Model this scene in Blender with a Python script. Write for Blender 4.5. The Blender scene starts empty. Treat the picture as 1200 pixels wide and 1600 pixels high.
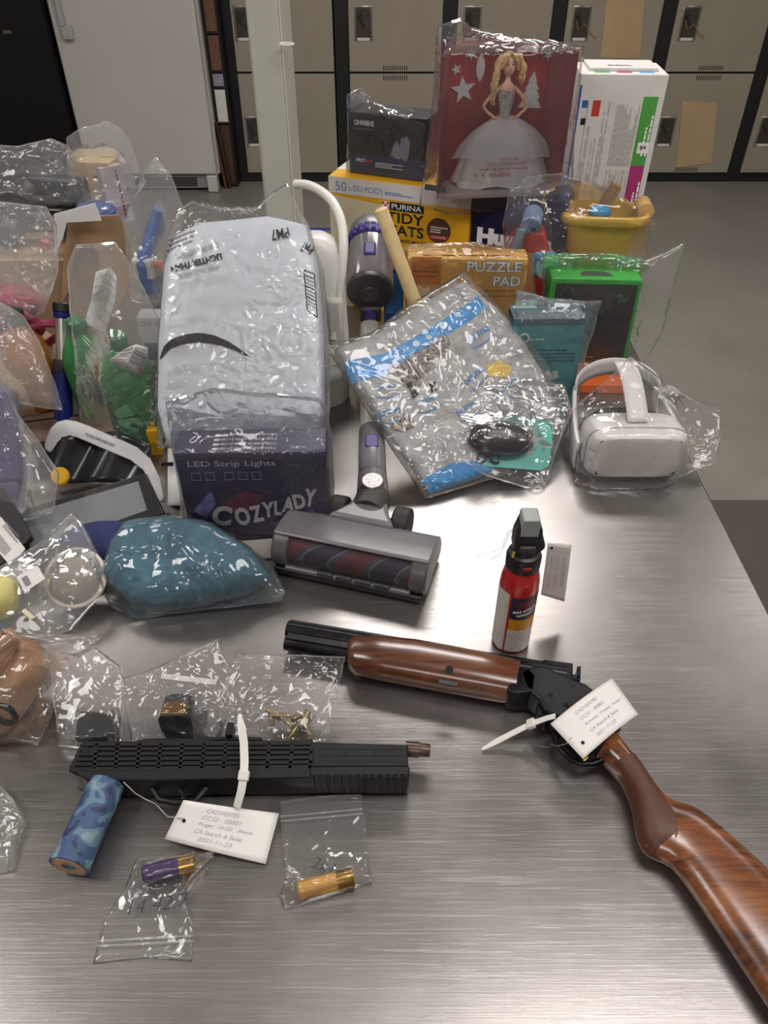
import bpy, bmesh, math, random
from mathutils import Vector as V, Matrix as M, noise
from mathutils.bvhtree import BVHTree
from math import radians as R, sin, cos, pi

sc = bpy.context.scene
COL = sc.collection
# ------------------------------------------------------------------ camera
EYE = V((0, 0, 1.75)); TH = R(40.6); F = 1200.0          # pixels, for the 1200x1600 frame
cd = bpy.data.cameras.new('camera'); cam = bpy.data.objects.new('camera', cd); COL.objects.link(cam)
cd.sensor_fit = 'VERTICAL'; cd.sensor_height = 32; cd.lens = F / 1600 * 32
cd.clip_start = .02; cd.clip_end = 60
cam.location = EYE; cam.rotation_euler = (R(90) - TH, 0, 0)
sc.camera = cam
# ------------------------------------------------------------------ world, exposure, room lamps
wd = bpy.data.worlds.new('room_air'); sc.world = wd; wd.use_nodes = True
wd.node_tree.nodes['Background'].inputs[0].default_value = (.9, .92, 1, 1)
wd.node_tree.nodes['Background'].inputs[1].default_value = .05
sc.view_settings.view_transform = 'Standard'; sc.view_settings.look = 'None'
sc.view_settings.exposure = 0.0; sc.view_settings.gamma = 1; sc.view_settings.use_curve_mapping = False
sc.cycles.transparent_max_bounces = 24; sc.cycles.max_bounces = 8
sc.cycles.use_denoising = True
LIGHT_COLOR = (1, .96, .93)
LIGHT_SPOTS = [(.3, 3.0, 1.25, .5, 48), (.75, .45, 1.25, .5, 27), (-1.9, 3.0, 1.25, .5, 16), (-1.9, .45, 1.25, .5, 32),
               (2.6, 3.0, 1.25, .5, 18), (2.8, .45, 1.25, .5, 25), (-.5, -1.9, 1.25, .5, 30)]
CEIL = 3.1

# ------------------------------------------------------------------ pixel rays (1200x1600 frame) to points in the room
def ray(px, py):
    u = (px - 600) / F; v = (py - 800) / F
    return V((u, cos(TH) - v * sin(TH), -sin(TH) - v * cos(TH)))
def PZ(px, py, z=.9):
    d = ray(px, py); return EYE + d * ((z - EYE.z) / d.z)
def PY(px, py, y):
    d = ray(px, py); return EYE + d * (y / d.y)
def PP(px, py, pt, n):
    d = ray(px, py); return EYE + d * ((pt - EYE).dot(n) / d.dot(n))
TZ = .9

# ------------------------------------------------------------------ materials
def lin(h):
    h = h.lstrip('#'); o = []
    for i in (0, 2, 4):
        c = int(h[i:i+2], 16) / 255
        o.append(c / 12.92 if c <= .04045 else ((c + .055) / 1.055) ** 2.4)
    return (*o, 1)
MATS = {}
class NT:
    def __init__(s, name):
        s.m = bpy.data.materials.new(name); s.m.use_nodes = True; s.t = s.m.node_tree
        s.b = s.t.nodes['Principled BSDF']; s.out = s.t.nodes['Material Output']
        s.tc = None
    def n(s, typ, **kw):
        nd = s.t.nodes.new(typ)
        for k, v in kw.items():
            if k.startswith('i_'): nd.inputs[k[2:].replace('_', ' ')].default_value = v
            else: setattr(nd, k, v)
        return nd
    def l(s, a, b): s.t.links.new(a, b)
    def coord(s, scale=(1, 1, 1), rot=(0, 0, 0), kind='Object'):
        if s.tc is None: s.tc = s.n('ShaderNodeTexCoord')
        mp = s.n('ShaderNodeMapping'); mp.inputs['Scale'].default_value = scale; mp.inputs['Rotation'].default_value = rot
        s.l(s.tc.outputs[kind], mp.inputs[0]); return mp.outputs[0]
    def noise(s, sc_, vec=None, detail=4, rough=.55, dist=0):
        nd = s.n('ShaderNodeTexNoise'); nd.inputs['Scale'].default_value = sc_; nd.inputs['Detail'].default_value = detail
        nd.inputs['Roughness'].default_value = rough; nd.inputs['Distortion'].default_value = dist
        s.l(vec if vec is not None else s.coord(), nd.inputs['Vector']); return nd.outputs['Fac']
    def ramp(s, fac, stops, const=False):
        nd = s.n('ShaderNodeValToRGB'); e = nd.color_ramp.elements
        if const: nd.color_ramp.interpolation = 'CONSTANT'
        while len(e) < len(stops): e.new(.5)
        for el, (p, c) in zip(e, stops):
            el.position = p; el.color = c if isinstance(c, tuple) else lin(c)
        s.l(fac, nd.inputs[0]); return nd.outputs[0]
    def bump(s, h, st=.2, d=.01):
        nd = s.n('ShaderNodeBump'); nd.inputs['Strength'].default_value = st; nd.inputs['Distance'].default_value = d
        s.l(h, nd.inputs['Height']); return nd.outputs[0]
    def math(s, op, a, b):
        nd = s.n('ShaderNodeMath', operation=op)
        for k, x in enumerate((a, b)):
            if isinstance(x, (int, float)): nd.inputs[k].default_value = x
            else: s.l(x, nd.inputs[k])
        return nd.outputs[0]
def g(v): return (v, v, v, 1)
def mat(name, col, rough=.5, metal=0, vary=.06, nscale=30, spec=.5, coat=0, bump=0, trans=0, alpha=1, emit=0):
    if name in MATS: return MATS[name]
    t = NT(name); b = t.b; c = lin(col)
    if vary:
        f = t.noise(nscale)
        lo = tuple(max(0, x * (1 - vary * 2)) for x in c[:3]) + (1,); hi = tuple(min(1, x * (1 + vary * 2)) for x in c[:3]) + (1,)
        t.l(t.ramp(f, [(.3, lo), (.7, hi)]), b.inputs['Base Color'])
        if bump: t.l(t.bump(f, bump, .004), b.inputs['Normal'])
    else: b.inputs['Base Color'].default_value = c
    b.inputs['Roughness'].default_value = rough; b.inputs['Metallic'].default_value = metal
    b.inputs['Specular IOR Level'].default_value = spec; b.inputs['Coat Weight'].default_value = coat
    b.inputs['Coat Roughness'].default_value = .12
    b.inputs['Transmission Weight'].default_value = trans; b.inputs['Alpha'].default_value = alpha
    MATS[name] = t.m; return t.m

def steel_mat():
    t = NT('brushed_steel'); b = t.b
    big = t.noise(4, detail=6, rough=.6)
    def streak(rot, s1, s2, dist=.25):
        return t.noise(1, t.coord((s1, s2, 1), (0, 0, R(rot))), detail=4, rough=.6, dist=dist)
    s1 = streak(9, 7, 800, .5); s2 = streak(-30, 7, 620, .4); s3 = streak(58, 8, 620, .4); s4 = streak(-9, 7, 900, .3)
    m1 = t.ramp(s1, [(.59, g(0)), (.7, g(.8))]); m2 = t.ramp(s2, [(.6, g(0)), (.7, g(1))]); m3 = t.ramp(s3, [(.63, g(0)), (.73, g(1))]); m4 = t.ramp(s4, [(.4, g(0)), (.7, g(.14))])
    sc1 = t.math('MINIMUM', t.math('ADD', t.math('ADD', m1, m2), t.math('ADD', m3, m4)), 1)
    t.l(t.ramp(big, [(.3, '#8d8987'), (.7, '#a19d9a')]), b.inputs['Base Color'])
    r = t.math('ADD', t.math('MULTIPLY', big, .16), t.math('MULTIPLY', sc1, .09))
    t.l(t.math('ADD', r, .215), b.inputs['Roughness'])
    b.inputs['Metallic'].default_value = .92
    t.l(t.bump(t.math('ADD', sc1, t.math('MULTIPLY', big, .4)), .075, .002), b.inputs['Normal'])
    return t.m
STEEL = steel_mat()
def film_mat(name, milk=.05, tint='#ffffff', rough=.07, gain=1.15, bump=.27, base=0, bscale=21):
    """clear polythene: see-through with a glossy sheen stronger at grazing angles and a little milkiness"""
    t = NT(name); t.t.nodes.remove(t.b)
    co = t.coord()
    n1 = t.noise(bscale, co, detail=1.5, rough=.4, dist=1.6)
    rdg = t.math('ABSOLUTE', t.math('SUBTRACT', n1, .5), 0)
    n2 = t.noise(bscale * .35, co, detail=2, dist=.6)
    msk = t.ramp(n2, [(.42, g(.06)), (.62, g(1))])
    hgt = t.math('MULTIPLY', rdg, msk)
    nb = t.bump(hgt, bump, .05)
    fr = t.n('ShaderNodeFresnel'); fr.inputs['IOR'].default_value = 1.45; t.l(nb, fr.inputs['Normal'])
    fac = t.math('MINIMUM', t.math('ADD', t.math('MULTIPLY', fr.outputs[0], gain), base), .7)
    tr = t.n('ShaderNodeBsdfTransparent'); tr.inputs[0].default_value = lin(tint)
    gl = t.n('ShaderNodeBsdfGlossy'); gl.inputs['Color'].default_value = g(.98); gl.inputs['Roughness'].default_value = rough; t.l(nb, gl.inputs['Normal'])
    mx = t.n('ShaderNodeMixShader'); t.l(fac, mx.inputs[0]); t.l(tr.outputs[0], mx.inputs[1]); t.l(gl.outputs[0], mx.inputs[2])
    df = t.n('ShaderNodeBsdfDiffuse'); df.inputs[0].default_value = g(.85); t.l(nb, df.inputs['Normal'])
    tl = t.n('ShaderNodeBsdfTranslucent'); tl.inputs[0].default_value = g(.85)
    m1 = t.n('ShaderNodeMixShader'); m1.inputs[0].default_value = .4; t.l(df.outputs[0], m1.inputs[1]); t.l(tl.outputs[0], m1.inputs[2])
    m2 = t.n('ShaderNodeMixShader'); m2.inputs[0].default_value = milk; t.l(mx.outputs[0], m2.inputs[1]); t.l(m1.outputs[0], m2.inputs[2])
    t.l(m2.outputs[0], t.out.inputs[0])
    return t.m
FILM = film_mat('clear_polythene', .055)
FILM_THIN = film_mat('thin_clear_polythene', .035, gain=.9)
FILM_MILK = film_mat('milky_polythene', .17, gain=1)
FILM_HAZE = film_mat('hazed_polythene', .13, gain=1.1)
FILM_ZIP = film_mat('zip_bag_polythene', .03, gain=1.0, bscale=30)
WINDOW = film_mat('box_window_plastic', .01, gain=.6, bump=.01, rough=.04)

def wood_mat(name, dark, mid, light, rough=.28, scale=1, rot=0):
    t = NT(name); b = t.b
    co = t.coord((7 * scale, 90 * scale, 60 * scale), (0, 0, R(rot)))
    n1 = t.noise(1, co, detail=6, rough=.6, dist=1.4)
    co2 = t.coord((3 * scale, 14 * scale, 10 * scale), (0, 0, R(rot)))
    n2 = t.noise(1, co2, detail=4, dist=.8)
    f = t.math('ADD', t.math('MULTIPLY', n1, .55), t.math('MULTIPLY', n2, .45))
    t.l(t.ramp(f, [(.36, dark), (.5, mid), (.66, light)]), b.inputs['Base Color'])
    b.inputs['Roughness'].default_value = rough; b.inputs['Coat Weight'].default_value = .6; b.inputs['Coat Roughness'].default_value = .18
    t.l(t.bump(n1, .06, .002), b.inputs['Normal'])
    return t.m

# ------------------------------------------------------------------ objects
WM = {}
def link(o, parent=None, W=None):
    COL.objects.link(o)
    if parent is not None:
        o.parent = parent
        W = WM[parent.name] if W is None else W
        o.matrix_parent_inverse = WM[parent.name].inverted() @ W
        WM[o.name] = W
    else:
        WM[o.name] = M() if W is None else W
        if W is not None: o.matrix_world = W
    return o
def tag(o, label, cat, group=None, kind=None):
    if label: o['label'] = label
    if cat: o['category'] = cat
    if group: o['group'] = group
    if kind: o['kind'] = kind
    return o
def thing(name, label, cat, W=None, group=None):
    if W is None: W = M()
    elif not isinstance(W, M): W = M.Translation(V(W))
    o = bpy.data.objects.new(name, None); o.empty_display_size = .02
    link(o, None, W); return tag(o, label, cat, group)
def frame(o, x, z=None):
    """matrix with origin o, local x along x, z along z"""
    x = V(x).normalized(); z = V(z if z is not None else (0, 0, 1)); y = z.cross(x).normalized(); z = x.cross(y).normalized()
    m = M((x, y, z)).transposed().to_4x4(); m.translation = V(o); return m
def rot(ax, deg): return M.Rotation(R(deg), 4, ax)
def tr(x, y, z): return M.Translation(V((x, y, z)))
WORLD = M()

class MB:
    def __init__(s): s.bm = bmesh.new()
    def face(s, vs):
        try: return s.bm.faces.new(vs)
        except ValueError: return None
    def box(s, lo, hi, m=None):
        pts = [V((x, y, z)) for z in (lo[2], hi[2]) for y in (lo[1], hi[1]) for x in (lo[0], hi[0])]
        vs = [s.bm.verts.new(m @ p if m else p) for p in pts]
        for f in ((0, 2, 3, 1), (4, 5, 7, 6), (0, 1, 5, 4), (2, 6, 7, 3), (0, 4, 6, 2), (1, 3, 7, 5)): s.face([vs[i] for i in f])
        return s
    def rings(s, rings, closed=True, cap=True, loop=False):
        R_ = [[s.bm.verts.new(p) for p in r] for r in rings]
        n = len(R_[0])
        pairs = list(zip(R_, R_[1:])) + ([(R_[-1], R_[0])] if loop else [])
        for a, b in pairs:
            for i in range(n if closed else n - 1):
                j = (i + 1) % n; s.face([a[i], a[j], b[j], b[i]])
        if cap and not loop and closed:
            s.face(R_[0][::-1]); s.face(R_[-1])
        return s
    def cyl(s, a, b, r0, r1=None, n=20):
        a = V(a); b = V(b); r1 = r0 if r1 is None else r1
        z = (b - a).normalized(); x = z.orthogonal().normalized(); y = z.cross(x)
        return s.rings([[p + (x * cos(2*pi*i/n) + y * sin(2*pi*i/n)) * r for i in range(n)] for p, r in ((a, r0), (b, r1))])
    def tube(s, pts, r, n=8, loop=False, flat=1.0):
        pts = [V(p) for p in pts]; k = len(pts); rr = r if isinstance(r, (list, tuple)) else [r] * k
        rings = []; x = None
        for i, p in enumerate(pts):
            if loop: d = pts[(i+1) % k] - pts[i-1]
            else: d = pts[min(i+1, k-1)] - pts[max(i-1, 0)]
            d.normalize()
            x = d.orthogonal().normalized() if x is None else (x - d * x.dot(d)).normalized()
            y = d.cross(x)
            rings.append([p + x * cos(2*pi*j/n) * rr[i] + y * sin(2*pi*j/n) * rr[i] * flat for j in range(n)])
        return s.rings(rings, loop=loop)
    def lathe(s, prof, n=32, m=None, a0=0, a1=2*pi, cap=True):
        full = abs(a1 - a0 - 2*pi) < 1e-6; k = n if full else n + 1
        rings = []
        for r, z in prof:
            ring = [V((r * cos(a0 + (a1-a0)*i/n), r * sin(a0 + (a1-a0)*i/n), z)) for i in range(k)]
            rings.append([m @ p for p in ring] if m else ring)
        return s.rings(rings, closed=full, cap=cap and full)
    def prism(s, poly, z0, z1, m=None):
        a = [V((x, y, z0)) for x, y in poly]; b = [V((x, y, z1)) for x, y in poly]
        if m: a = [m @ p for p in a]; b = [m @ p for p in b]
        return s.rings([a, b])
    def grid(s, f, nu, nv, wrap=False):
        vs = [[s.bm.verts.new(f(i / nu, j / nv)) for j in range(nv + 1)] for i in range(nu + 1)]
        for i in range(nu):
            for j in range(nv): s.face([vs[i][j], vs[i+1][j], vs[i+1][j+1], vs[i][j+1]])
        return vs
    def sphere(s, c, rad, n=20, m=None, e=1.0):
        c = V(c); rad = V(rad) if not isinstance(rad, (int, float)) else V((rad,)*3)
        def sp(x): return math.copysign(abs(x) ** e, x)
        rings = []
        for i in range(1, n // 2):
            a = pi * i / (n // 2)
            ring = [V((rad.x * sp(sin(a)) * sp(cos(2*pi*j/n)), rad.y * sp(sin(a)) * sp(sin(2*pi*j/n)), -rad.z * sp(cos(a)))) for j in range(n)]
            rings.append([c + (m @ p if m else p) for p in ring])
        s.rings(rings); return s
    def build(s, name, mt, parent=None, W=None, bevel=0, seg=2, sub=0, smooth=True, ang=38, jitter=0, weld=0, solid=0):
        bm = s.bm
        if weld: bmesh.ops.remove_doubles(bm, verts=bm.verts, dist=weld)
        if jitter:
            for v in bm.verts: v.co += noise.noise_vector(v.co * 40) * jitter
        bmesh.ops.recalc_face_normals(bm, faces=bm.faces)
        for e in bm.edges:
            e.smooth = not (len(e.link_faces) == 2 and e.calc_face_angle(0) > R(ang))
        for f in bm.faces: f.smooth = smooth
        me = bpy.data.meshes.new(name); bm.to_mesh(me); bm.free()
        me.materials.append(mt)
        o = bpy.data.objects.new(name, me); link(o, parent, W)
        if solid:
            md = o.modifiers.new('thick', 'SOLIDIFY'); md.thickness = solid; md.offset = 0
        if bevel:
            md = o.modifiers.new('edge', 'BEVEL'); md.width = bevel; md.segments = seg; md.limit_method = 'ANGLE'; md.angle_limit = R(30)
        if sub:
            md = o.modifiers.new('sub', 'SUBSURF'); md.levels = sub; md.render_levels = sub
        return o

def text_mesh(txt, w=None, h=None, bold=0, align='CENTER', shear=0, space=1.0):
    cu = bpy.data.curves.new('lettering', 'FONT'); cu.body = txt; cu.size = 1; cu.offset = bold; cu.shear = shear
    cu.resolution_u = 3; cu.align_x = align; cu.space_character = space
    o = bpy.data.objects.new('lettering', cu); COL.objects.link(o)
    dg = bpy.context.evaluated_depsgraph_get()
    me = bpy.data.meshes.new_from_object(o.evaluated_get(dg)); bpy.data.objects.remove(o); bpy.data.curves.remove(cu)
    xs = [v.co.x for v in me.vertices]; ys = [v.co.y for v in me.vertices]
    W_, H_ = max(xs) - min(xs), max(ys) - min(ys)
    sx = (w / W_) if w else None; sy = (h / H_) if h else None
    sx = sx or sy; sy = sy or sx
    cx = (max(xs) + min(xs)) / 2 if align == 'CENTER' else min(xs); cy = (max(ys) + min(ys)) / 2
    for v in me.vertices: v.co = V(((v.co.x - cx) * sx, (v.co.y - cy) * sy, 0))
    return me
def text(parent, txt, Mx, mt, w=None, h=None, bold=0, align='CENTER', W=None, shear=0, name='lettering', drape=None, space=1.0):
    """flat printed letters in the local plane Mx of the parent"""
    me = text_mesh(txt, w, h, bold, align, shear, space); me.transform(Mx); me.materials.append(mt)
    if drape: drape_mesh(me, *drape)
    o = bpy.data.objects.new(name, me); return link(o, parent, W)
def front(x, z, r=0, off=.0007): return tr(x, -off, z) @ rot('X', 90) @ rot('Z', r)
def top(x, y, h, r=0, off=.0007): return tr(x, y, h + off) @ rot('Z', r)
def patch(parent, name, mt, lo, hi, face, at=0, off=.0004, W=None):
    """thin printed panel on a box face: 'front' (x,z) at y=at, 'top' (x,y) at z=at, 'right'/'left' (y,z) at x=at"""
    b = MB()
    if face == 'front': b.box((lo[0], at - off, lo[1]), (hi[0], at, hi[1]))
    elif face == 'top': b.box((lo[0], lo[1], at), (hi[0], hi[1], at + off))
    elif face == 'right': b.box((at, lo[0], lo[1]), (at + off, hi[0], hi[1]))
    else: b.box((at - off, lo[0], lo[1]), (at, hi[0], hi[1]))
    return b.build(name, mt, parent, W, smooth=False)
def poly_patch(parent, name, mt, pts, Mx, th=.0004, W=None, drape=None):
    b = MB(); b.prism(pts, 0, th, Mx); o = b.build(name, mt, parent, W, smooth=False)
    if drape: drape_mesh(o.data, *drape)
    return o
def star(r, k=5, inner=.42, ph=pi/2):
    return [((r if i % 2 == 0 else r * inner) * cos(ph + pi*i/k), (r if i % 2 == 0 else r * inner) * sin(ph + pi*i/k)) for i in range(2*k)]
def disc(r, n=28, cx=0, cy=0): return [(cx + r*cos(2*pi*i/n), cy + r*sin(2*pi*i/n)) for i in range(n)]
def fine_print(parent, mt, x0, x1, z0, z1, n, Mx, seed=0, th=.0003, fill=.5, W=None, name='fine_print', drape=None):
    """rows of illegibly small print as thin ink strips in plane Mx"""
    rnd = random.Random(seed); b = MB(); dz = (z1 - z0) / n
    for i in range(n):
        x = x0; z = z0 + dz * i
        end = x1 - (x1 - x0) * rnd.choice((0, 0, .05, .15, .4))
        while x < end:
            w = (x1 - x0) * rnd.uniform(.05, .16)
            b.box((x, z, 0), (min(x + w, end), z + dz * fill, th), Mx); x += w + (x1 - x0) * .02
    o = b.build(name, mt, parent, W, smooth=False)
    if drape: drape_mesh(o.data, *drape)
    o['kind'] = 'stuff'; return o
def all_mesh(objs):
    out = []
    for o in objs:
        if o.type == 'MESH': out.append(o)
        out += all_mesh(o.children)
    return out
def bvh_of(objs):
    vs, fs = [], []
    for o in all_mesh(objs):
        W = WM[o.name]; k = len(vs)
        vs += [W @ v.co for v in o.data.vertices]; fs += [[k + i for i in p.vertices] for p in o.data.polygons]
    return BVHTree.FromPolygons(vs, fs) if fs else None
def drape_mesh(me, bvh, n, off=.0012):
    """lay a flat mesh (world space) onto a surface along -n"""
    bm = bmesh.new(); bm.from_mesh(me)
    for _ in range(3):
        ed = [e for e in bm.edges if e.calc_length() > .006]
        if not ed: break
        bmesh.ops.subdivide_edges(bm, edges=ed, cuts=1)
        bmesh.ops.triangulate(bm, faces=[f for f in bm.faces if len(f.verts) > 4])
    for v in bm.verts:
        h = bvh.ray_cast(v.co + n * .4, -n, .8)
        if h[0] is not None: v.co = h[0] + n * off
    bm.to_mesh(me); bm.free()

def resample(pts, n):
    L = [0]
    for a, b in zip(pts, pts[1:]): L.append(L[-1] + (b - a).length)
    out = []; k = 0
    for i in range(n + 1):
        t = L[-1] * i / n
        while k < len(pts) - 2 and L[k+1] < t: k += 1
        d = L[k+1] - L[k]
        out.append(pts[k].lerp(pts[k+1], 0 if d < 1e-9 else min(1, max(0, (t - L[k]) / d))))
    return out
def coons(sides, nu, nv):
    c0 = resample(sides[0], nu); d1 = resample(sides[1], nv); c1 = resample(sides[2], nu)[::-1]; d0 = resample(sides[3], nv)[::-1]
    P = [[None] * (nv + 1) for _ in range(nu + 1)]
    for i in range(nu + 1):
        u = i / nu
        for j in range(nv + 1):
            v = j / nv
            P[i][j] = (c0[i] * (1-v) + c1[i] * v + d0[j] * (1-u) + d1[j] * u
                       - (c0[0] * (1-u)*(1-v) + c0[nu] * u*(1-v) + c1[0] * (1-u)*v + c1[nu] * u*v))
    return P
def fractal_crease(p, seed):
    """long sharp folds in a few directions, gathered in patches, over a soft swell"""
    q = p + V((seed * 7.3, seed * 3.1, seed * 5.7)); h = 0
    for k, (al, ac, am) in enumerate(((7, 34, .6), (9, 48, .5), (14, 80, .3))):
        m_ = M.Rotation(seed * 1.7 + k * 1.9, 3, 'Y') @ M.Rotation(seed * 2.3 + k * 2.7, 3, 'Z')
        r = m_ @ q; r = V((r.x * al, r.y * ac * .6, r.z * ac))
        h += am * max(0, 1 - abs(noise.noise(r)) * 3.2)
    msk = .25 + .75 * max(0, min(1, .5 + 1.6 * noise.noise(q * 9)))
    return h * msk + .5 * noise.noise(q * 11)
def sheet(sides, n, contents=(), up=.003, down=.003, crk=.004, seed=0, nu=44, nv=44, relax=24, floor=TZ + .0012, eps=.0018, dome=0, back_dome=0, p=2.6):
    """closed film bag: two sheets that share a seam and are drawn tight over what lies between them"""
    P = coons(sides, nu, nv); bv = bvh_of(contents) if contents else None
    def drape(sgn, base, dm):
        H = [[0.0] * (nv + 1) for _ in range(nu + 1)]; L = [[0.0] * (nv + 1) for _ in range(nu + 1)]
        for i in range(nu + 1):
            for j in range(nv + 1):
                u, v = i / nu, j / nv
                e = max(0, 1 - abs(2*u-1)**p) ** (1/p) * max(0, 1 - abs(2*v-1)**p) ** (1/p)
                lo = base * min(1, e * 2) + dm * e
                if bv and 0 < i < nu and 0 < j < nv:
                    h = bv.ray_cast(P[i][j] + n * sgn * .5, -n * sgn, .52)
                    if h[0] is not None:
                        hh = (h[0] - P[i][j]).dot(n) * sgn + eps
                        lo = max(lo, hh)
                L[i][j] = lo; H[i][j] = lo
        for _ in range(relax):
            for i in range(1, nu):
                for j in range(1, nv):
                    H[i][j] = max(L[i][j], (H[i-1][j] + H[i+1][j] + H[i][j-1] + H[i][j+1]) * .25)
        for i in range(1, nu):
            for j in range(1, nv):
                ed = min(i, nu - i, j, nv - j) / 4
                H[i][j] += crk * fractal_crease(P[i][j] + n * sgn * H[i][j], seed + (0 if sgn > 0 else 31)) * min(1, .35 + ed)
        return H
    Hf = drape(1, up, dome); Hb = drape(-1, down, back_dome)
    bm = bmesh.new(); A = [[None] * (nv + 1) for _ in range(nu + 1)]; B = [[None] * (nv + 1) for _ in range(nu + 1)]
    def clamp(q):
        if floor is not None and q.z < floor and q.x < .57: q = V((q.x, q.y, floor + .0006 * noise.noise(q * 90)))
        return q
    for i in range(nu + 1):
        for j in range(nv + 1):
            edge = i in (0, nu) or j in (0, nv)
            if edge:
                w = n * crk * 1.2 * noise.noise(P[i][j] * 30 + V((seed, 0, 0)))
                A[i][j] = B[i][j] = bm.verts.new(clamp(P[i][j] + w))
            else:
                A[i][j] = bm.verts.new(clamp(P[i][j] + n * Hf[i][j])); B[i][j] = bm.verts.new(clamp(P[i][j] - n * Hb[i][j]))
    for i in range(nu):
        for j in range(nv):
            for G, fl in ((A, 0), (B, 1)):
                q = [G[i][j], G[i+1][j], G[i+1][j+1], G[i][j+1]]
                try: bm.faces.new(q[::-1] if fl else q)
                except ValueError: pass
    return bm
def sides_px(sides, pt, n):
    """four px polylines, each without its last corner -> world polylines on the plane"""
    W_ = [[PP(x, y, pt, n) for x, y in s] for s in sides]
    return [W_[k] + [W_[(k + 1) % 4][0]] for k in range(4)]
def bag(label, sides, pt, n, contents=(), name='evidence_bag', cat='plastic bag', mt=None, group='clear plastic bags', parent=None, ang=60, **kw):
    n = V(n).normalized(); pt = V(pt)
    S = sides_px(sides, pt, n); bm = sheet(S, n, contents, **kw)
    for e in bm.edges: e.smooth = True
    for f in bm.faces: f.smooth = True
    bmesh.ops.recalc_face_normals(bm, faces=bm.faces)
    me = bpy.data.meshes.new(name); bm.to_mesh(me); bm.free(); me.materials.append(mt or FILM)
    o = bpy.data.objects.new(name, me)
    c = sum((v for s in S for v in s), V()) / sum(len(s) for s in S)
    if parent is None:
        link(o, None); tag(o, label, cat, group)
    else: link(o, parent, WORLD)
    o['n'] = tuple(n); return o
def facing(tilt, yaw=0):
    """unit normal that leans tilt degrees up from the horizontal towards the viewer's side of the table"""
    return V((sin(R(yaw)) * cos(R(tilt)), -cos(R(yaw)) * cos(R(tilt)), sin(R(tilt))))
UP = V((0, 0, 1))
def carton(name, label, cat, W, w, d, h, mt, group=None, bevel=.0015, body='body'):
    """box in a frame whose origin is its front bottom left corner"""
    o = thing(name, label, cat, W, group)
    MB().box((0, 0, 0), (w, d, h)).build(body, mt, o, bevel=bevel)
    return o
def box_frame(pl, pr, z, back=0):
    a = PZ(*pl, z); b = PZ(*pr, z); return frame(a, b - a), (b - a).length

# ------------------------------------------------------------------ common inks and plastics
INK = mat('black_ink', '#17171a', .6, vary=0); GREYINK = mat('grey_ink', '#76767a', .6, vary=0); WHITEINK = mat('white_ink', '#ecebea', .55, vary=0)
WHITE = mat('white_card', '#d6d3cf', .6, vary=.02); PAPER = mat('white_paper', '#d4d2d0', .75, vary=.03)
BLACKP = mat('black_plastic', '#141517', .42, vary=.1); BLACKG = mat('gloss_black_plastic', '#0d0d10', .15, vary=.05)
GREYP = mat('grey_plastic', '#5d5c5d', .35, vary=.05); DGREYP = mat('dark_grey_plastic', '#333336', .4, vary=.06)
WHITEP = mat('white_plastic', '#d9d7d2', .35, vary=.02); CHROME = mat('bright_metal', '#c4c2c0', .2, 1, vary=.04)
GUNM = mat('blued_gun_steel', '#27272a', .34, .85, vary=.2, nscale=50); BRASS = mat('brass', '#b08d4a', .28, 1, vary=.12)
CARDB = mat('brown_cardboard', '#8c7359', .8, vary=.08, nscale=14); BLUEP = mat('blue_plastic', '#1b2f96', .35, vary=.06)
# ================================================================== the room
def struct(name, b, m, W=None):
    o = b.build(name, m, None, W, smooth=False); o['kind'] = 'structure'; return o
def concrete():
    t = NT('polished_concrete'); b = t.b
    n1 = t.noise(1.3, detail=7, rough=.62); n2 = t.noise(30, detail=4)
    f = t.math('ADD', t.math('MULTIPLY', n1, .8), t.math('MULTIPLY', n2, .2))
    t.l(t.ramp(f, [(.3, '#726e67'), (.5, '#7f7b74'), (.7, '#8a867e')]), b.inputs['Base Color'])
    t.l(t.math('ADD', t.math('MULTIPLY', n1, .25), .28), b.inputs['Roughness']); return t.m
RX0, RX1, RY0, RY1 = -4.2, 4.6, -3.2, 6.25
struct('floor', MB().box((RX0, RY0, -.1), (RX1, RY1, 0)), concrete())
WALLM = mat('wall_paint', '#b9b4aa', .85, vary=.03, nscale=3)
struct('wall_back', MB().box((RX0, RY1, 0), (RX1, RY1 + .1, CEIL)), WALLM)
struct('wall_front', MB().box((RX0, RY0 - .1, 0), (RX1, RY0, CEIL)), WALLM)
struct('wall_left', MB().box((RX0 - .1, RY0, 0), (RX0, RY1, CEIL)), WALLM)
struct('wall_right', MB().box((RX1, RY0, 0), (RX1 + .1, RY1, CEIL)), WALLM)
struct('ceiling', MB().box((RX0, RY0, CEIL), (RX1, RY1, CEIL + .1)), mat('ceiling_paint', '#e0ddd9', .9, vary=.02))
LAMPM = mat('lamp_housing', '#dcdad6', .4, vary=0)
for i, (x, y, lx, ly, wt) in enumerate(LIGHT_SPOTS):
    o = thing('ceiling_light', 'white rectangular fluorescent fixture under the ceiling', 'light', (x, y, CEIL), 'ceiling fixtures')
    b = MB()
    for lo, hi in (((-lx/2 - .04, -ly/2 - .04, -.05), (lx/2 + .04, -ly/2, 0)), ((-lx/2 - .04, ly/2, -.05), (lx/2 + .04, ly/2 + .04, 0)),
                   ((-lx/2 - .04, -ly/2, -.05), (-lx/2, ly/2, 0)), ((lx/2, -ly/2, -.05), (lx/2 + .04, ly/2, 0))): b.box(lo, hi)
    b.build('frame', LAMPM, o, smooth=False)
    ld = bpy.data.lights.new('lamp_tube', 'AREA'); ld.shape = 'RECTANGLE'; ld.size = lx; ld.size_y = ly; ld.energy = wt; ld.color = LIGHT_COLOR
    lo = bpy.data.objects.new('lamp_tube', ld); COL.objects.link(lo); lo.location = (x, y, CEIL - .03)

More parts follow.
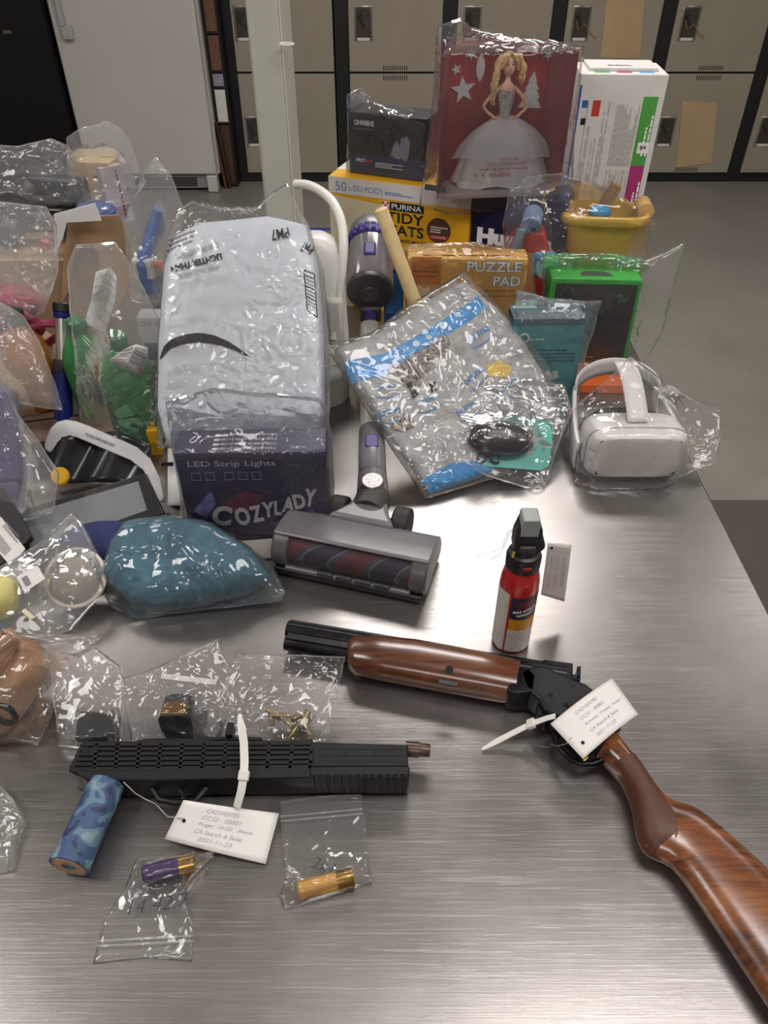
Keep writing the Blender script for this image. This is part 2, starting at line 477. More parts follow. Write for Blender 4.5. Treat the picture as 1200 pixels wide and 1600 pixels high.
# floor tape seen between the white appliance and the yellow box
a = PZ(440, 358, 0); c = PZ(560, 358, 0)
tp = MB().box((a.x, a.y - .02, 0), (c.x, a.y + .02, .0015)).build('floor_tape', mat('blue_tape', '#3c3fa8', .5, vary=.03), None, smooth=False)
tag(tp, 'blue line of tape across the concrete floor', 'tape')

a = PZ(1112, 783, 0); mt_ = MB().box((a.x - .25, a.y - 1.3, 0), (a.x + 1.3, a.y, .006)).build('dark_floor_area', mat('dark_floor_brown', '#4c463f', .7, vary=.05, nscale=8), None, bevel=.002)  # thin dark brown-grey slab over the floor, right of the table
tag(mt_, 'dark flat area on the concrete beside the steel table', 'mat')
# ------------------------------------------------------------------ lockers
LBODY = mat('locker_black_frame', '#15161a', .5, vary=.04); LDOOR = mat('locker_beige_door', '#978f80', .5, vary=.025, nscale=4)
LREC = mat('latch_recess', '#4c463f', .4, .4, vary=.15); SLOT = mat('vent_slot_dark', '#0b0b0c', .8, vary=0)
LY = 5.6
names = ['beside the white fridge', 'behind the yellow cat litter box', 'behind the doll box', 'behind the white printed carton', 'right of the white printed carton', 'at the far end of the row']
for k in range(6):
    x0 = -.895 + .675 * k if k else -.945; dw = .582 if k else .625; fl = .09 if k else .06
    o = thing('evidence_locker', 'two-door beige steel locker in black frame ' + names[k], 'locker', (x0, LY, 0), 'row of lockers along the back')
    b = MB(); b.box((-fl, .012, 0), (dw + .003, .6, 2.05)); b.build('body', LBODY, o, smooth=False)
    for dz, lab in ((.065, 'lower door'), (.685, 'upper door'), (1.305, 'top door')):
        h = .607 if dz < 1.3 else .62
        d = MB().box((0, -.006, dz), (dw, .012, dz + h)).build('door', LDOOR, o, bevel=.003)
        lx, lz = (.035 if k else .012), dz + h / 2 - .04
        r = MB(); r.box((lx, -.009, lz - .095), (lx + .115, .0, lz + .095)); r.build('latch_plate', CHROME, d, bevel=.004)
        MB().box((lx + .012, -.0105, lz - .075), (lx + .103, -.004, lz + .083)).build('latch_recess', LREC, d, smooth=False)
        q = MB(); q.cyl((lx + .03, -.02, lz + .05), (lx + .06, -.02, lz - .01), .008, .005, 8); q.cyl((lx + .03, -.022, lz + .05), (lx + .03, -.004, lz + .05), .014, n=12)
        q.build('latch_handle', DGREYP, d)
        MB().box((lx + .02, -.0112, lz - .09), (lx + .095, -.0085, lz - .074)).build('number_plate', WHITE, d, smooth=False)
        for z in ((dz + h - .035, dz + .008) if dz < 1.3 else (dz + .008,)):
            s = MB()
            for i in range(12): s.box((.215 + i * .0135, -.0068, z), (.2205 + i * .0135, -.0058, z + .027))
            s.build('vent_slats', SLOT, d, smooth=False)
    if k in (3, 4):
        for z in (.33 if k == 4 else 1.0, .97):
            t = MB().tube([(.06, -.02, z), (.075, -.03, z - .05), (.11, -.03, z - .02), (.15, -.02, z - .06), (.2, -.012, z - .1)], .002, 6)
        t.build('seal_wire', mat('yellow_wire', '#a58a4c', .4, vary=.05), o)
KRAFT = mat('kraft_paper', '#b59b78', .8, vary=.04, nscale=6)
def door_paper(pts, label):
    P = [PY(x, y, LY - .008) for x, y in pts]
    b = MB(); b.rings([P, [p + V((0, -.002, 0)) for p in P]])
    o = b.build('paper_sheet', KRAFT, None, smooth=False); tag(o, label, 'paper', 'kraft papers on the lockers')
door_paper([(938, 90), (952, -40), (1010, -40), (1000, 92)], 'kraft paper sheet taped to the upper locker door above the white carton')
door_paper([(1056, 262), (1066, 170), (1066, 158), (1121, 160), (1112, 254)], 'kraft paper sheet hanging on the lower locker door beside a latch')

# ------------------------------------------------------------------ fridges and the shelf of boxes
FR = mat('fridge_white_enamel', '#c2bfbb', .32, vary=.015, nscale=2)
o = thing('upright_fridge', 'tall white upright fridge with a base grille and slim door handle', 'fridge', (-1.985, 5.38, 0))
MB().box((0, .06, .1), (.875, .75, 1.9)).build('body', FR, o, bevel=.01)
d = MB().box((0, 0, .115), (.865, .055, 1.9)).build('door', FR, o, bevel=.012)
q = MB(); q.box((.055, -.035, .97), (.085, -.005, 1.6)); q.box((.055, -.03, .9), (.12, -.001, .975)); q.build('door_handle', mat('fridge_handle', '#aeaba8', .3, vary=.02), d, bevel=.006)
gk = MB().box((.03, .03, .02), (.80, .08, .105)).build('base_grille', mat('grille_grey', '#8d8a86', .4, vary=.03), o, bevel=.004)
s = MB()
for i in range(5): s.box((.3, .026, .035 + i * .012), (.72, .031, .041 + i * .012))
s.build('grille_slats', SLOT, gk, smooth=False)
for x in (.79, .03): MB().box((x, .0, .0), (x + .07, .08, .11)).build('foot', FR, o, bevel=.008)
o = thing('black_cabinet', 'tall plain black cabinet beside the white fridge', 'cabinet', (-3.0, 5.36, 0))
bk = mat('black_enamel', '#08080a', .35, vary=0)
MB().box((0, .03, 0), (.99, .75, 2.0)).build('body', bk, o, bevel=.008)
d = MB().box((0.004, 0, .08), (.985, .03, 1.98)).build('door', bk, o, bevel=.006)
MB().box((.72, -.003, .93), (.77, 0, .95)).build('badge', mat('badge_silver', '#77777a', .3, .8, vary=0), d, smooth=False)
MB().box((.4, -.02, 1.12), (.43, -.001, 1.4)).build('door_handle', CHROME, d, bevel=.004)

SB = mat('shelf_dark', '#17120f', .7, vary=.1)
o = thing('tall_shelf', 'narrow black shelf between the white fridge and the lockers', 'shelf', (-1.105, 5.5, 0))
MB().box((0, .44, 0), (.095, .46, 2.0)).build('back_panel', SB, o, smooth=False)
MB().box((0, 0, 0), (.012, .44, 2.0)).build('side_panel', SB, o, smooth=False); MB().box((.086, 0, 0), (.095, .44, 2.0)).build('side_panel', SB, o, smooth=False)
shelfz = [.02, .41, .62, .71, .92, 1.13, 1.33]
for z in shelfz: MB().box((.012, .0, z - .012), (.086, .44, z)).build('shelf_board', SB, o, smooth=False)
BR = mat('dark_brown_board', '#4b3226', .7, vary=.1); BR2 = mat('brown_carton', '#6b4a35', .7, vary=.08)
cols = [(BR, 'dark brown carton on the lowest shelf'), (WHITE, 'white carton on the second shelf'), (mat('blue_grey_paper', '#8c8c9c', .6, vary=.05), 'pale blue striped packet on the narrow shelf'),
        (BR2, 'brown carton above the striped packet'), (BR2, 'brown carton below the topmost white one'), (WHITE, 'white carton high on the narrow shelf')]
for (z0, z1), (m, lab) in zip(zip(shelfz, shelfz[1:]), cols):
    x = MB().box((-1.09, 5.505, z0), (-1.022, 5.85, z1 - .02)).build('shelf_carton', m, None, bevel=.002); tag(x, lab, 'carton', 'cartons on the narrow shelf')
for i, (dx, lab) in enumerate(((.0, 'reddish brown board leaning beside the white fridge'), (.028, 'darker brown board leaning in front of the narrow shelf'))):
    b = MB(); m_ = tr(-1.095 + dx, 5.46, 0) @ rot('Y', -5.0); b.box((0, 0, 0), (.018, .03, .42), m_)
    x = b.build('leaning_board', mat('reddish_board' if i == 0 else 'dark_board', '#5d3a2a' if i == 0 else '#38241b', .5, vary=.1), None, bevel=.002); tag(x, lab, 'board', 'boards by the fridge')

# ------------------------------------------------------------------ the steel table
o = thing('steel_table', 'large brushed stainless steel table covered with bagged items', 'table', (-.4, .95, 0))
b = MB(); TX0, TX1, TY0, TY1 = -1.3, .568, -.25, 2.05
b.box((TX0, TY0, .86), (TX1, TY1, .9)); b.build('tabletop', STEEL, o, WORLD, bevel=.004, seg=3)
LEG = mat('table_leg_steel', '#8a8885', .35, 1, vary=.05)
for x in (TX0 + .1, TX1 - .1):
    for y in (TY0 + .1, TY1 - .1):
        lg = MB().cyl((x, y, .03), (x, y, .86), .022).build('leg', LEG, o, WORLD)
        MB().cyl((x, y, 0), (x, y, .035), .018, .026).build('foot', BLACKP, lg, WORLD)
MB().box((TX0 + .08, TY0 + .08, .22), (TX1 - .08, TY1 - .08, .24)).build('undershelf', LEG, o, WORLD, bevel=.003)
# ================================================================== things at the back of the table, right half
# ---- yellow cat litter box
YEL = mat('litter_yellow', '#e0a81c', .5, vary=.03, nscale=8); ZT = 1.205
W, w = box_frame((513, 274), (737, 301), ZT); W.translation.z = TZ
WL, wl_ = W, w
TIDY = o = carton('litter_box', 'large yellow and white cat litter carton under the black reel box', 'box', W, w, .22, ZT - TZ, YEL)
h = ZT - TZ
patch(o, 'white_band', WHITE, (0.0, h - .036), (w, h - .001), 'front')
poly_patch(o, 'white_side_panel', mat('cream_panel', '#d9cfae', .5, vary=.02), [(0, 0), (.05, 0), (.062, .12), (.10, .22), (.13, .255), (0, .265)], front(0, 0, off=.0001), .0004)
text(o, '50', front(.03, h - .020), mat('pale_blue_ink', '#5e83c0', .5, vary=0), h=.020)
text(o, '%', front(.052, h - .023), mat('pale_blue_ink', ''), h=.008)
text(o, 'DU POIDS', front(.095, h - .021), mat('pale_blue_ink', ''), h=.0125, w=.07)
fine_print(o, mat('pale_blue_ink', ''), .135, .2, h - .026, h - .018, 2, front(0, 0), 3)
bl = patch(o, 'name_plate', INK, (.146, h - .058), (.226, h - .040), 'front', off=.0008)
text(o, 'PURINA', front(.186, h - .049, off=.0011), WHITEINK, w=.070, h=.0115, bold=.01)
for i in range(3):
    for j in range(3):
        if (i + j) % 2 == 0: patch(o, 'checker_square', mat('logo_red', '#c0392f', .5, vary=0), (.128 + i * .0055, h - .0575 + j * .0055), (.1335 + i * .0055, h - .052 + j * .0055), 'front', off=.0009)
patch(o, 'logo_square', WHITEINK, (.1275, h - .058), (.145, h - .0405), 'front', off=.0006)
text(o, 'TIDY', front(.183, h - .073), INK, w=.088, h=.023, bold=.02); text(o, 'CATS', front(.183, h - .101), INK, w=.088, h=.024, bold=.02)
text(o, 'AGGLOMERANTE MULTICHAT', front(.186, h - .124), INK, w=.135, h=.008, bold=.015)
poly_patch(o, 'round_seal', mat('seal_dark', '#5b3a2c', .5, vary=.05), disc(.028), front(.262, h - .090, off=.0001), .0005)
patch(o, 'seal_ribbon', mat('seal_red', '#a03030', .5, vary=0), (.240, h - .109), (.284, h - .100), 'front', off=.0009)
text(o, 'GARANTIE', front(.262, h - .1045, off=.0012), WHITEINK, w=.034, h=.0045)
fine_print(o, WHITEINK, .243, .282, h - .095, h - .079, 3, front(0, 0, off=.0008), 5)
patch(o, 'top_strip', WHITE, (.0, .05), (.03, .22), 'top', at=h)
# ---- dark navy nappy box beside it
W = WL @ tr(wl_ + .004, .012, 0) @ rot('Z', 0); w = .19
HUG = o = carton('nappy_box', 'dark navy nappy carton with big white letters beside the yellow litter box', 'box', W, .20, .2, ZT - TZ, mat('navy_carton', '#15193f', .45, vary=.05))
text(o, 'Huggies', front(.012, .208), WHITEINK, h=.046, w=.165, bold=.07, align='LEFT')
fine_print(o, WHITEINK, .02, .1, .165, .18, 2, front(0, 0), 7)
# ---- black fishing reel box
W, w = box_frame((547, 269), (664, 284), ZT + .001)
o = carton('reel_box', 'black and blue fishing gear box on top of the yellow litter carton', 'box', W, w, .085, .125, mat('matt_black_carton', '#1d1c20', .45, vary=.05)); REEL = o
patch(o, 'blue_base_panel', mat('steel_blue_print', '#293a60', .5, vary=.05), (0, 0), (w, .042), 'front')
text(o, 'SHIMANO', front(.036, .105, 180), WHITEINK, w=.046, h=.011, bold=.03)
fine_print(o, GREYINK, .014, .058, .0925, .0955, 1, front(0, 0), 2)
text(o, 'PRO', front(.026, .029), WHITEINK, w=.022, h=.008, bold=.03, shear=.3)
fine_print(o, mat('logo_red', ''), .039, .058, .026, .032, 1, front(0, 0), 9, fill=.9)
fine_print(o, GREYINK, .012, .045, .021, .023, 1, front(0, 0), 2); fine_print(o, WHITEINK, .062, .128, .018, .03, 3, front(0, 0), 3)
gl_ = mat('pale_grey_print', '#8f8fa0', .5, vary=.15)
poly_patch(o, 'glove_picture', gl_, [(.098, .045), (.112, .04), (.124, .042), (.134, .035), (.14, .05), (.142, .075), (.136, .088), (.122, .082), (.118, .066), (.112, .078), (.104, .066)], front(0, 0, off=.0002), .0004)
bag('clear bag pulled tight round the black fishing gear box', [[(540, 276), (600, 283)], [(672, 290), (672, 230)], [(672, 182), (615, 166), (585, 160), (565, 136)], [(541, 148), (543, 200)]],
    W @ V((w/2, .03, .06)), facing(0, -6), [o], crk=.0035, seed=3, mt=FILM, floor=None)

# ---- fashion doll in its window box
RED = mat('doll_box_red', '#8a1c26', .5, vary=.15, nscale=18); REDD = mat('doll_box_side_red', '#8f4650', .5, vary=.08, nscale=18)
W, w = box_frame((682, 312), (873, 305), ZT + .0015); dh, dd = .262, .085
DW = W
o = thing('doll_box', 'red window box with a blonde gown doll standing on the litter and nappy cartons', 'box', W); DOLLB = o
MB().box((.03, dd - .004, 0), (w - .03, dd, dh)).build('backdrop', RED, o, smooth=False)
for s, nm in ((0, 'side_panel'), (1, 'side_panel')):
    b = MB(); x0, x1 = (0, .03) if s == 0 else (w, w - .03)
    b.rings([[V((x0, 0, 0)), V((x1, dd - .004, 0)), V((x1, dd, 0)), V((x0 + (.002 if s == 0 else -.002), 0.0, 0))], [V((x0, 0, dh)), V((x1, dd - .004, dh)), V((x1, dd, dh)), V((x0 + (.002 if s == 0 else -.002), 0, dh))]])
    b.build(nm, REDD, o, smooth=False)
b = MB(); b.prism([(0, 0), (w, 0), (w - .03, dd), (.03, dd)], dh, dh + .002); b.build('top_window', WINDOW, o, smooth=False)
b = MB(); b.prism([(0, 0), (w, 0), (w - .03, dd), (.03, dd)], 0, .012); b.build('base_panel', mat('doll_box_base', '#b8aeae', .5, vary=.05), o, smooth=False)
b = MB(); b.grid(lambda u, v: V((w * u, -.0006, dh * v)), 6, 6); b.build('front_window', WINDOW, o)
GLIT = mat('silver_glitter', '#c6c6ca', .3, .35, vary=.35, nscale=900, bump=.6)
def deco(name, pts, x, z, r=0): poly_patch(o, name, GLIT, pts, tr(x, dd - .005, z) @ rot('X', 90) @ rot('Z', r), .0025)
deco('star_ornament', star(.026), .058, .186, 8); deco('star_ornament', star(.011), .042, .222, 20)
deco('tree_ornament', [(-.024, -.03), (.024, -.03), (.014, -.012), (.019, -.012), (.01, .004), (.014, .004), (.006, .018), (.009, .018), (0, .036), (-.009, .018), (-.006, .018), (-.014, .004), (-.01, .004), (-.019, -.012), (-.014, -.012)], .198, .180, -2)
deco('drop_ornament', [(0, -.026), (.007, -.012), (.009, 0), (.007, .012), (0, .026), (-.007, .012), (-.009, 0), (-.007, -.012)], .090, .224)
deco('snowflake_ornament', star(.012, 6, .35), .07, .248); deco('bauble_ornament', disc(.006, 14), .165, .248); deco('snowflake_ornament', star(.014, 6, .35), .224, .245)
# the doll: skirt centre x and waist from the box frame
dx, dy = .140, .050
SKIN = mat('doll_skin', '#e2b093', .45, vary=.02); HAIR = mat('blonde_hair', '#d3b078', .4, vary=.18, nscale=120, bump=.5)
DOLL = d = thing('fashion_doll', 'blonde doll in a silver ball gown standing inside the red window box', 'doll', DW @ tr(dx, dy, .0125) @ M.Scale(.93, 4))
def doll_body():
    b = MB(); c = lambda z, rx, ry, x=0, y=0, n=14: [V((x + rx * cos(2*pi*i/n), y + ry * sin(2*pi*i/n), z)) for i in range(n)]
    b.rings([c(.02, .008, .008), c(.1, .018, .014), c(.125, .019, .014), c(.145, .0105, .009), (c(.165, .0145, .0105)), c(.182, .017, .0125), c(.196, .019, .010), c(.2025, .012, .008), c(.207, .006, .0055), c(.216, .0052, .005), c(.219, .0065, .0065, 0, -.001),
             c(.2235, .0105, .0115, 0, -.002), c(.230, .0135, .0145, 0, -.0015), c(.238, .0148, .0155), c(.246, .0142, .015), c(.253, .011, .0115), c(.257, .005, .005)])
    for s in (-1, 1):
        hand = V((s * .021, -.009, .137)); el = V((s * .053, .002, .159)); sh = V((s * .0185, 0, .194))
        b.tube([sh - V((s * .006, 0, 0)), sh, sh.lerp(el, .5), el, el.lerp(hand, .5), hand.lerp(el, .12), hand], [.0045, .005, .0046, .0042, .0038, .003, .0034], 10)
        for k in range(4): b.tube([hand + V((s * .001, 0, (k - 1.5) * .0018)), hand + V((-s * .005, -.003, (k - 1.5) * .0019 - .001)), hand + V((-s * (.009 - .001 * abs(k - 1.5)), -.002, (k - 1.5) * .0019 - .003))], [.0012, .0011, .0008], 6)
        b.tube([hand + V((0, .001, .003)), hand + V((-s * .003, .003, .006)), hand + V((-s * .006, .003, .006))], [.0013, .0011, .0008], 6)
    b.sphere((0, -.0165, .2365), (.0019, .0025, .0035), 8)
    return b
hb = doll_body().build('body', SKIN, d, sub=1)
for s in (-1, 1):
    MB().sphere((s * .0058, -.0147, .2405), (.0028, .0012, .0016), 10).build('eye', mat('doll_eye', '#37434e', .2, vary=0), hb)
    MB().tube([(s * .0025, -.0155, .2448), (s * .006, -.0152, .2462), (s * .0095, -.0125, .2446)], [.0004, .0006, .0003], 6).build('eyebrow', mat('doll_brow', '#7d5a38', .5, vary=0), hb)
MB().sphere((0, -.0142, .2300), (.0036, .0015, .0012), 10).build('lips', mat('doll_lips', '#b04b52', .3, vary=0), hb)
# hair: cap plus long curls over one shoulder
b = MB(); b.sphere((0, .0035, .2445), (.0178, .0165, .0185), 18)
rnd = random.Random(4)
for i in range(30):
    s = -1 if i < 19 else 1; a = rnd.uniform(.2, 1); x = s * rnd.uniform(.011, .0175)
    pts = []; L = rnd.uniform(.055, .085) if s < 0 else rnd.uniform(.028, .042)
    for k in range(9):
        f = k / 8
        pts.append((x + s * (.012 * sin(f * 2.4) + .005 * f) + .003 * sin(f * 10 + i), .004 - .009 * a * sin(f * 3) + .003 * cos(f * 10 + i), .256 - .014 * f * f - L * f))
    b.tube(pts, [.002, .003, .0034, .0036, .0036, .0034, .003, .0025, .001], 7)
b.tube([(-.002, -.012, .2615), (-.008, -.0165, .256), (-.014, -.0145, .245), (-.018, -.01, .233)], [.002, .004, .004, .003], 7)
b.tube([(.0, -.012, .2615), (.008, -.0165, .256), (.0145, -.013, .245), (.018, -.008, .230)], [.002, .004, .004, .003], 7)
b.build('hair', HAIR, d)
GLD = mat('silver_sequins', '#d2d2d6', .3, .35, vary=.5, nscale=420, bump=.8)
b = MB(); c = lambda z, rx, ry, n=18: [V((rx * cos(2*pi*i/n), ry * sin(2*pi*i/n), z + (.0035 * abs(cos(2*pi*i/n)) if z > .18 else 0))) for i in range(n)]
b.rings([c(.112, .014, .011), c(.125, .0185, .0145), c(.145, .0118, .0102), c(.165, .0158, .0122), c(.182, .0188, .0142), c(.189, .0185, .0135)]); b.build('bodice', GLD, d)
for s in (-1, 1): MB().tube([(s * .015, -.009, .190), (s * .017, -.006, .199), (s * .0165, .004, .199), (s * .014, .009, .19)], .0013, 6).build('strap', GLD, d)
TULLE = mat('white_tulle', '#efebef', .6, vary=.12, nscale=60, bump=.3)
TUL2 = film_mat('sheer_tulle', .58, gain=.1, rough=.4, bump=.1, base=0)
def skirt(prof, amp, k, ph, n=72):
    b = MB(); rings = []
    for i, (r, z) in enumerate(prof):
        f = i / (len(prof) - 1)
        ring = []
        for j in range(n):
            a = 2*pi*j/n; q = 1 + amp * f * (sin(k * a + ph) + .5 * sin(2.3 * k * a + ph * 3))
            ring.append(V((r * q * cos(a), .42 * r * q * sin(a), z + .006 * f * sin(k * .5 * a + ph))))
        rings.append(ring)
    return b.rings(rings, cap=False)
skirt([(.013, .138), (.03, .125), (.055, .1), (.075, .07), (.093, .035), (.103, .0)], .035, 9, 0).build('underskirt', TULLE, d)
skirt([(.014, .141), (.036, .132), (.068, .112), (.094, .085), (.108, .058)], .07, 7, 1.2).build('overskirt', TUL2, d)
skirt([(.014, .142), (.03, .136), (.052, .12), (.072, .098), (.088, .07), (.097, .04), (.108, .012)], .05, 6, 2.6).build('overskirt', TUL2, d)

PINKI = mat('rose_foil_print', '#a8596a', .4, vary=0)
text(o, 'SIGNATURE', tr(w * .56, -.0012, .076) @ rot('X', 90), PINKI, w=.04, h=.005); text(o, '2021 HOLIDAY', tr(w * .55, -.0012, .067) @ rot('X', 90), PINKI, w=.085, h=.0055, bold=.01)
fine_print(o, PINKI, w * .33, w * .72, .056, .060, 1, tr(0, -.0012, 0) @ rot('X', 90), 4)
text(o, 'BARBIE', tr(w * .5, -.0012, .046) @ rot('X', 90), PINKI, w=.045, h=.008, bold=.02)
for x in (w * .3, w * .36): poly_patch(o, 'star_print', PINKI, star(.004), tr(x, -.0012, .046) @ rot('X', 90))
bag('large clear bag around the red doll box with crumpled top', [[(655, 322), (700, 334), (760, 334), (830, 326)], [(895, 310), (898, 200)], [(913, 72), (860, 62), (790, 52), (735, 42), (720, 28)], [(683, 40), (676, 150), (666, 240)]],
    W @ V((w/2, .035, .14)), facing(3, -3), [o], crk=.004, seed=9, mt=FILM_THIN, floor=None, nu=52, nv=52)
# black strip label stuck on that bag
a_ = [PP(x, y, W @ V((0, -.006, .02)), facing(3, -3)) for x, y in ((664, 287), (697, 292), (697, 301), (663, 296))]
b = MB(); b.rings([a_, [p + V((0, -.001, 0)) for p in a_]]); x = b.build('strip_label', mat('label_dark_grey', '#3a3c3e', .5, vary=.1), None, smooth=False)
tag(x, 'small dark strip label stuck low on the doll box bag', 'label')

# ---- tall white printed carton
W = frame(V((.402, 1.765, TZ)), V((1, -.05, 0))); w, h = .176, .51
o = carton('printed_carton', 'tall white carton with fine print and green, pink and blue side strip', 'box', W, w, .12, h, WHITE); WCAR = o
cols_ = [('#4f9f45', .335, .47), ('#a83276', .205, .335), ('#4f9bd6', .04, .205)]
for cc, z0, z1 in cols_:
    patch(o, 'colour_strip', mat('print_' + cc[1:], cc, .5, vary=.02), (w - .042, z0), (w - .012, z1), 'front')
    fine_print(o, WHITEINK, z0 + .02, z1 - .02, -.034, -.018, 2, tr(w, -.0008, 0) @ rot('X', 90) @ rot('Z', 90) @ tr(0, .05 - .002, 0), 11)
for z in (.36, .23): patch(o, 'count_tile', WHITEINK, (w - .035, z), (w - .012, z + .022), 'front', off=.0009); text(o, 'x6', front(w - .0235, z + .011, 180, off=.0013), INK, w=.014, h=.01, bold=.02)
for i, (x0, x1, z0, z1) in enumerate(((.02, .034, .18, .455), (.056, .068, .08, .46), (.082, .13, .335, .455), (.08, .13, .15, .325), (.04, .05, .2, .39), (.07, .128, .03, .14))):
    n = max(2, int((x1 - x0) / .0032))
    fine_print(o, mat('soft_grey_ink', '#aeaba7', .6, vary=0), z0, z1, 0, x1 - x0, n, tr(x1, -.0006, 0) @ rot('X', 90) @ rot('Z', 90), i, fill=.45)
patch(o, 'red_icon', mat('logo_red', ''), (.032, .432), (.048, .462), 'front'); patch(o, 'blue_icon', mat('print_icon_blue', '#3c5fa0', .5, vary=0), (.01, .448), (.022, .462), 'front'); patch(o, 'dark_icon', INK, (.012, .415), (.022, .428), 'front')
patch(o, 'blue_edge', mat('print_icon_blue', ''), (.0, .25), (.005, .49), 'front')
for i, cc in enumerate(('#4f9f45', '#a83276', '#4f9bd6')): patch(o, 'top_colour_strip', mat('print_' + cc[1:], cc), (.03 + i * .045, .015), (.06 + i * .045, .028), 'top', at=h)
fp = MB().box((.02, .03, h), (w - .015, .115, h + .006)).build('top_flap', WHITE, o, bevel=.001)
fine_print(fp, GREYINK, .06, .11, .05, .06, 2, tr(0, 0, h + .0065), 2)

# ---- orange puzzle pad box
ORG = mat('puzzle_orange', '#cfa055', .5, vary=.1, nscale=9)
W = frame(V((.046, 1.455, TZ)), V((1, -.02, 0))); w, h = .234, .253
o = carton('puzzle_pad_box', 'orange jigsaw pad box standing behind the blue printed mailer', 'box', W, w, .05, h, ORG); PUZ = o
OUT = mat('grey_outline_ink', '#8b8894', .5, vary=0)
text(o, 'PUZZLE', front(.17, .237, off=.0005), OUT, w=.109, h=.0225, bold=.07); text(o, 'PUZZLE', front(.17, .237, off=.0011), WHITEINK, w=.106, h=.02, bold=.012)
text(o, 'PAD', front(.197, .208, off=.0005), OUT, w=.056, h=.0225, bold=.07); text(o, 'PAD', front(.197, .208, off=.0011), WHITEINK, w=.053, h=.02, bold=.012)
DKB = mat('dark_brown_ink', '#4a3320', .6, vary=0)
patch(o, 'brand_panel', mat('puzzle_dark_orange', '#c07a38', .5, vary=.06), (.008, .2), (.066, .256), 'front')
text(o, 'Cardinal', front(.036, .235), mat('orange_ink', '#a8641e', .5, vary=0), w=.048, h=.011); fine_print(o, DKB, .012, .062, .226, .2275, 1, front(0, 0, off=.0011), 1, fill=.9)
text(o, 'Toys & Games', front(.036, .2165, off=.0011), DKB, w=.04, h=.0055)
text(o, 'The ideal puzzling mat', front(.17, .188), DKB, w=.09, h=.006); text(o, 'Puzzle anywhere, store it quickly', front(.167, .177), DKB, w=.12, h=.0065)
text(o, 'INCLUDES:', front(.178, .138), DKB, w=.03, h=.0045, bold=.02)
for i in range(5): fine_print(o, DKB, .172, .214, .122 - i * .011, .125 - i * .011, 1, front(0, 0), i)
def jig(x, z, s, m):
    P = []
    for k in range(4):
        a = k * pi / 2
        for u, v in ((-1, -1), (-.3, -1), (-.35, -1.25), (0, -1.45), (.35, -1.25), (.3, -1)):
            P.append((s * (u * cos(a) - v * sin(a)), s * (u * sin(a) + v * cos(a))))
    poly_patch(o, 'jigsaw_piece_print', m, P, front(x, z, 15, off=.0002), .0005)
jig(.09, .19, .014, mat('pale_peach_print', '#e0c9a4', .5, vary=.04)); jig(.125, .2, .016, mat('light_orange_print', '#dcb063', .5, vary=.04)); jig(.03, .17, .02, mat('pale_peach_print', '')); jig(.105, .135, .024, mat('light_orange_print', '')); jig(.04, .1, .02, mat('light_orange_print', ''))
fine_print(o, DKB, .03, .2, .012, .02, 1, tr(0, 0, h + .0005), 3)
bag('thin clear wrap round the orange jigsaw pad box', [[(634, 560), (740, 600)], [(840, 600), (838, 480)], [(834, 396), (740, 378)], [(632, 382), (633, 470)]], W @ V((w/2, .02, .13)), facing(0, -1), [o], crk=.0015, seed=5, mt=FILM_THIN, nu=30, nv=30)
bb = carton('blue_box', 'small blue carton in shadow beside the vacuum bin', 'box', frame(V((.0, 1.53, TZ)), V((1, 0, 0))), .042, .05, .2, mat('blue_print_carton', '#24477c', .45, vary=.1))
patch(bb, 'light_blue_panel', mat('mid_blue_print', '#3f78b8', .5, vary=.1), (.004, .1), (.04, .19), 'front'); text(bb, 'A', front(.012, .165, off=.001), WHITEINK, h=.014)

# ---- green and black gaming gear box
GRN = mat('vivid_green', '#1fa62c', .4, vary=.03)
W = frame(V((.336, 1.465, TZ + .022)), V((1, -.06, 0))) @ rot('X', -3); w, h = .180, .182
o = carton('gaming_box', 'black and green gear box bagged at the edge of the table', 'box', W, w, .075, h, GRN); GAM = o
fpn = patch(o, 'black_front', mat('soft_black_carton', '#1c1d20', .4, vary=.08), (.010, .003), (w - .007, h - .01), 'front', off=.001)
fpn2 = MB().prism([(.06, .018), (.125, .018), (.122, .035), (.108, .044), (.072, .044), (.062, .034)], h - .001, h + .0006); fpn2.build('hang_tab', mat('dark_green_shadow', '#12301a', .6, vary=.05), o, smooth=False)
RG = mat('logo_green', '#1c5b2c', .5, vary=0)
for k in range(3):
    a = k * 2*pi/3 + .5
    b = MB(); b.tube([(w - .035 + .015 * t * cos(a + 2.6 * t), -.0018, h - .04 + .015 * t * sin(a + 2.6 * t)) for t in (.15, .35, .55, .75, .95)], [.0012, .0022, .0026, .0022, .0008], 8, flat=1); b.build('snake_logo', RG, o)
MB().tube([(.036 + .0125 * cos(2*pi*i/24), -.0016, h - .03 + .0125 * sin(2*pi*i/24)) for i in range(24)], .0009, 6, loop=True).build('round_sticker', mat('sticker_green_grey', '#3f5a48', .5, vary=0), o)

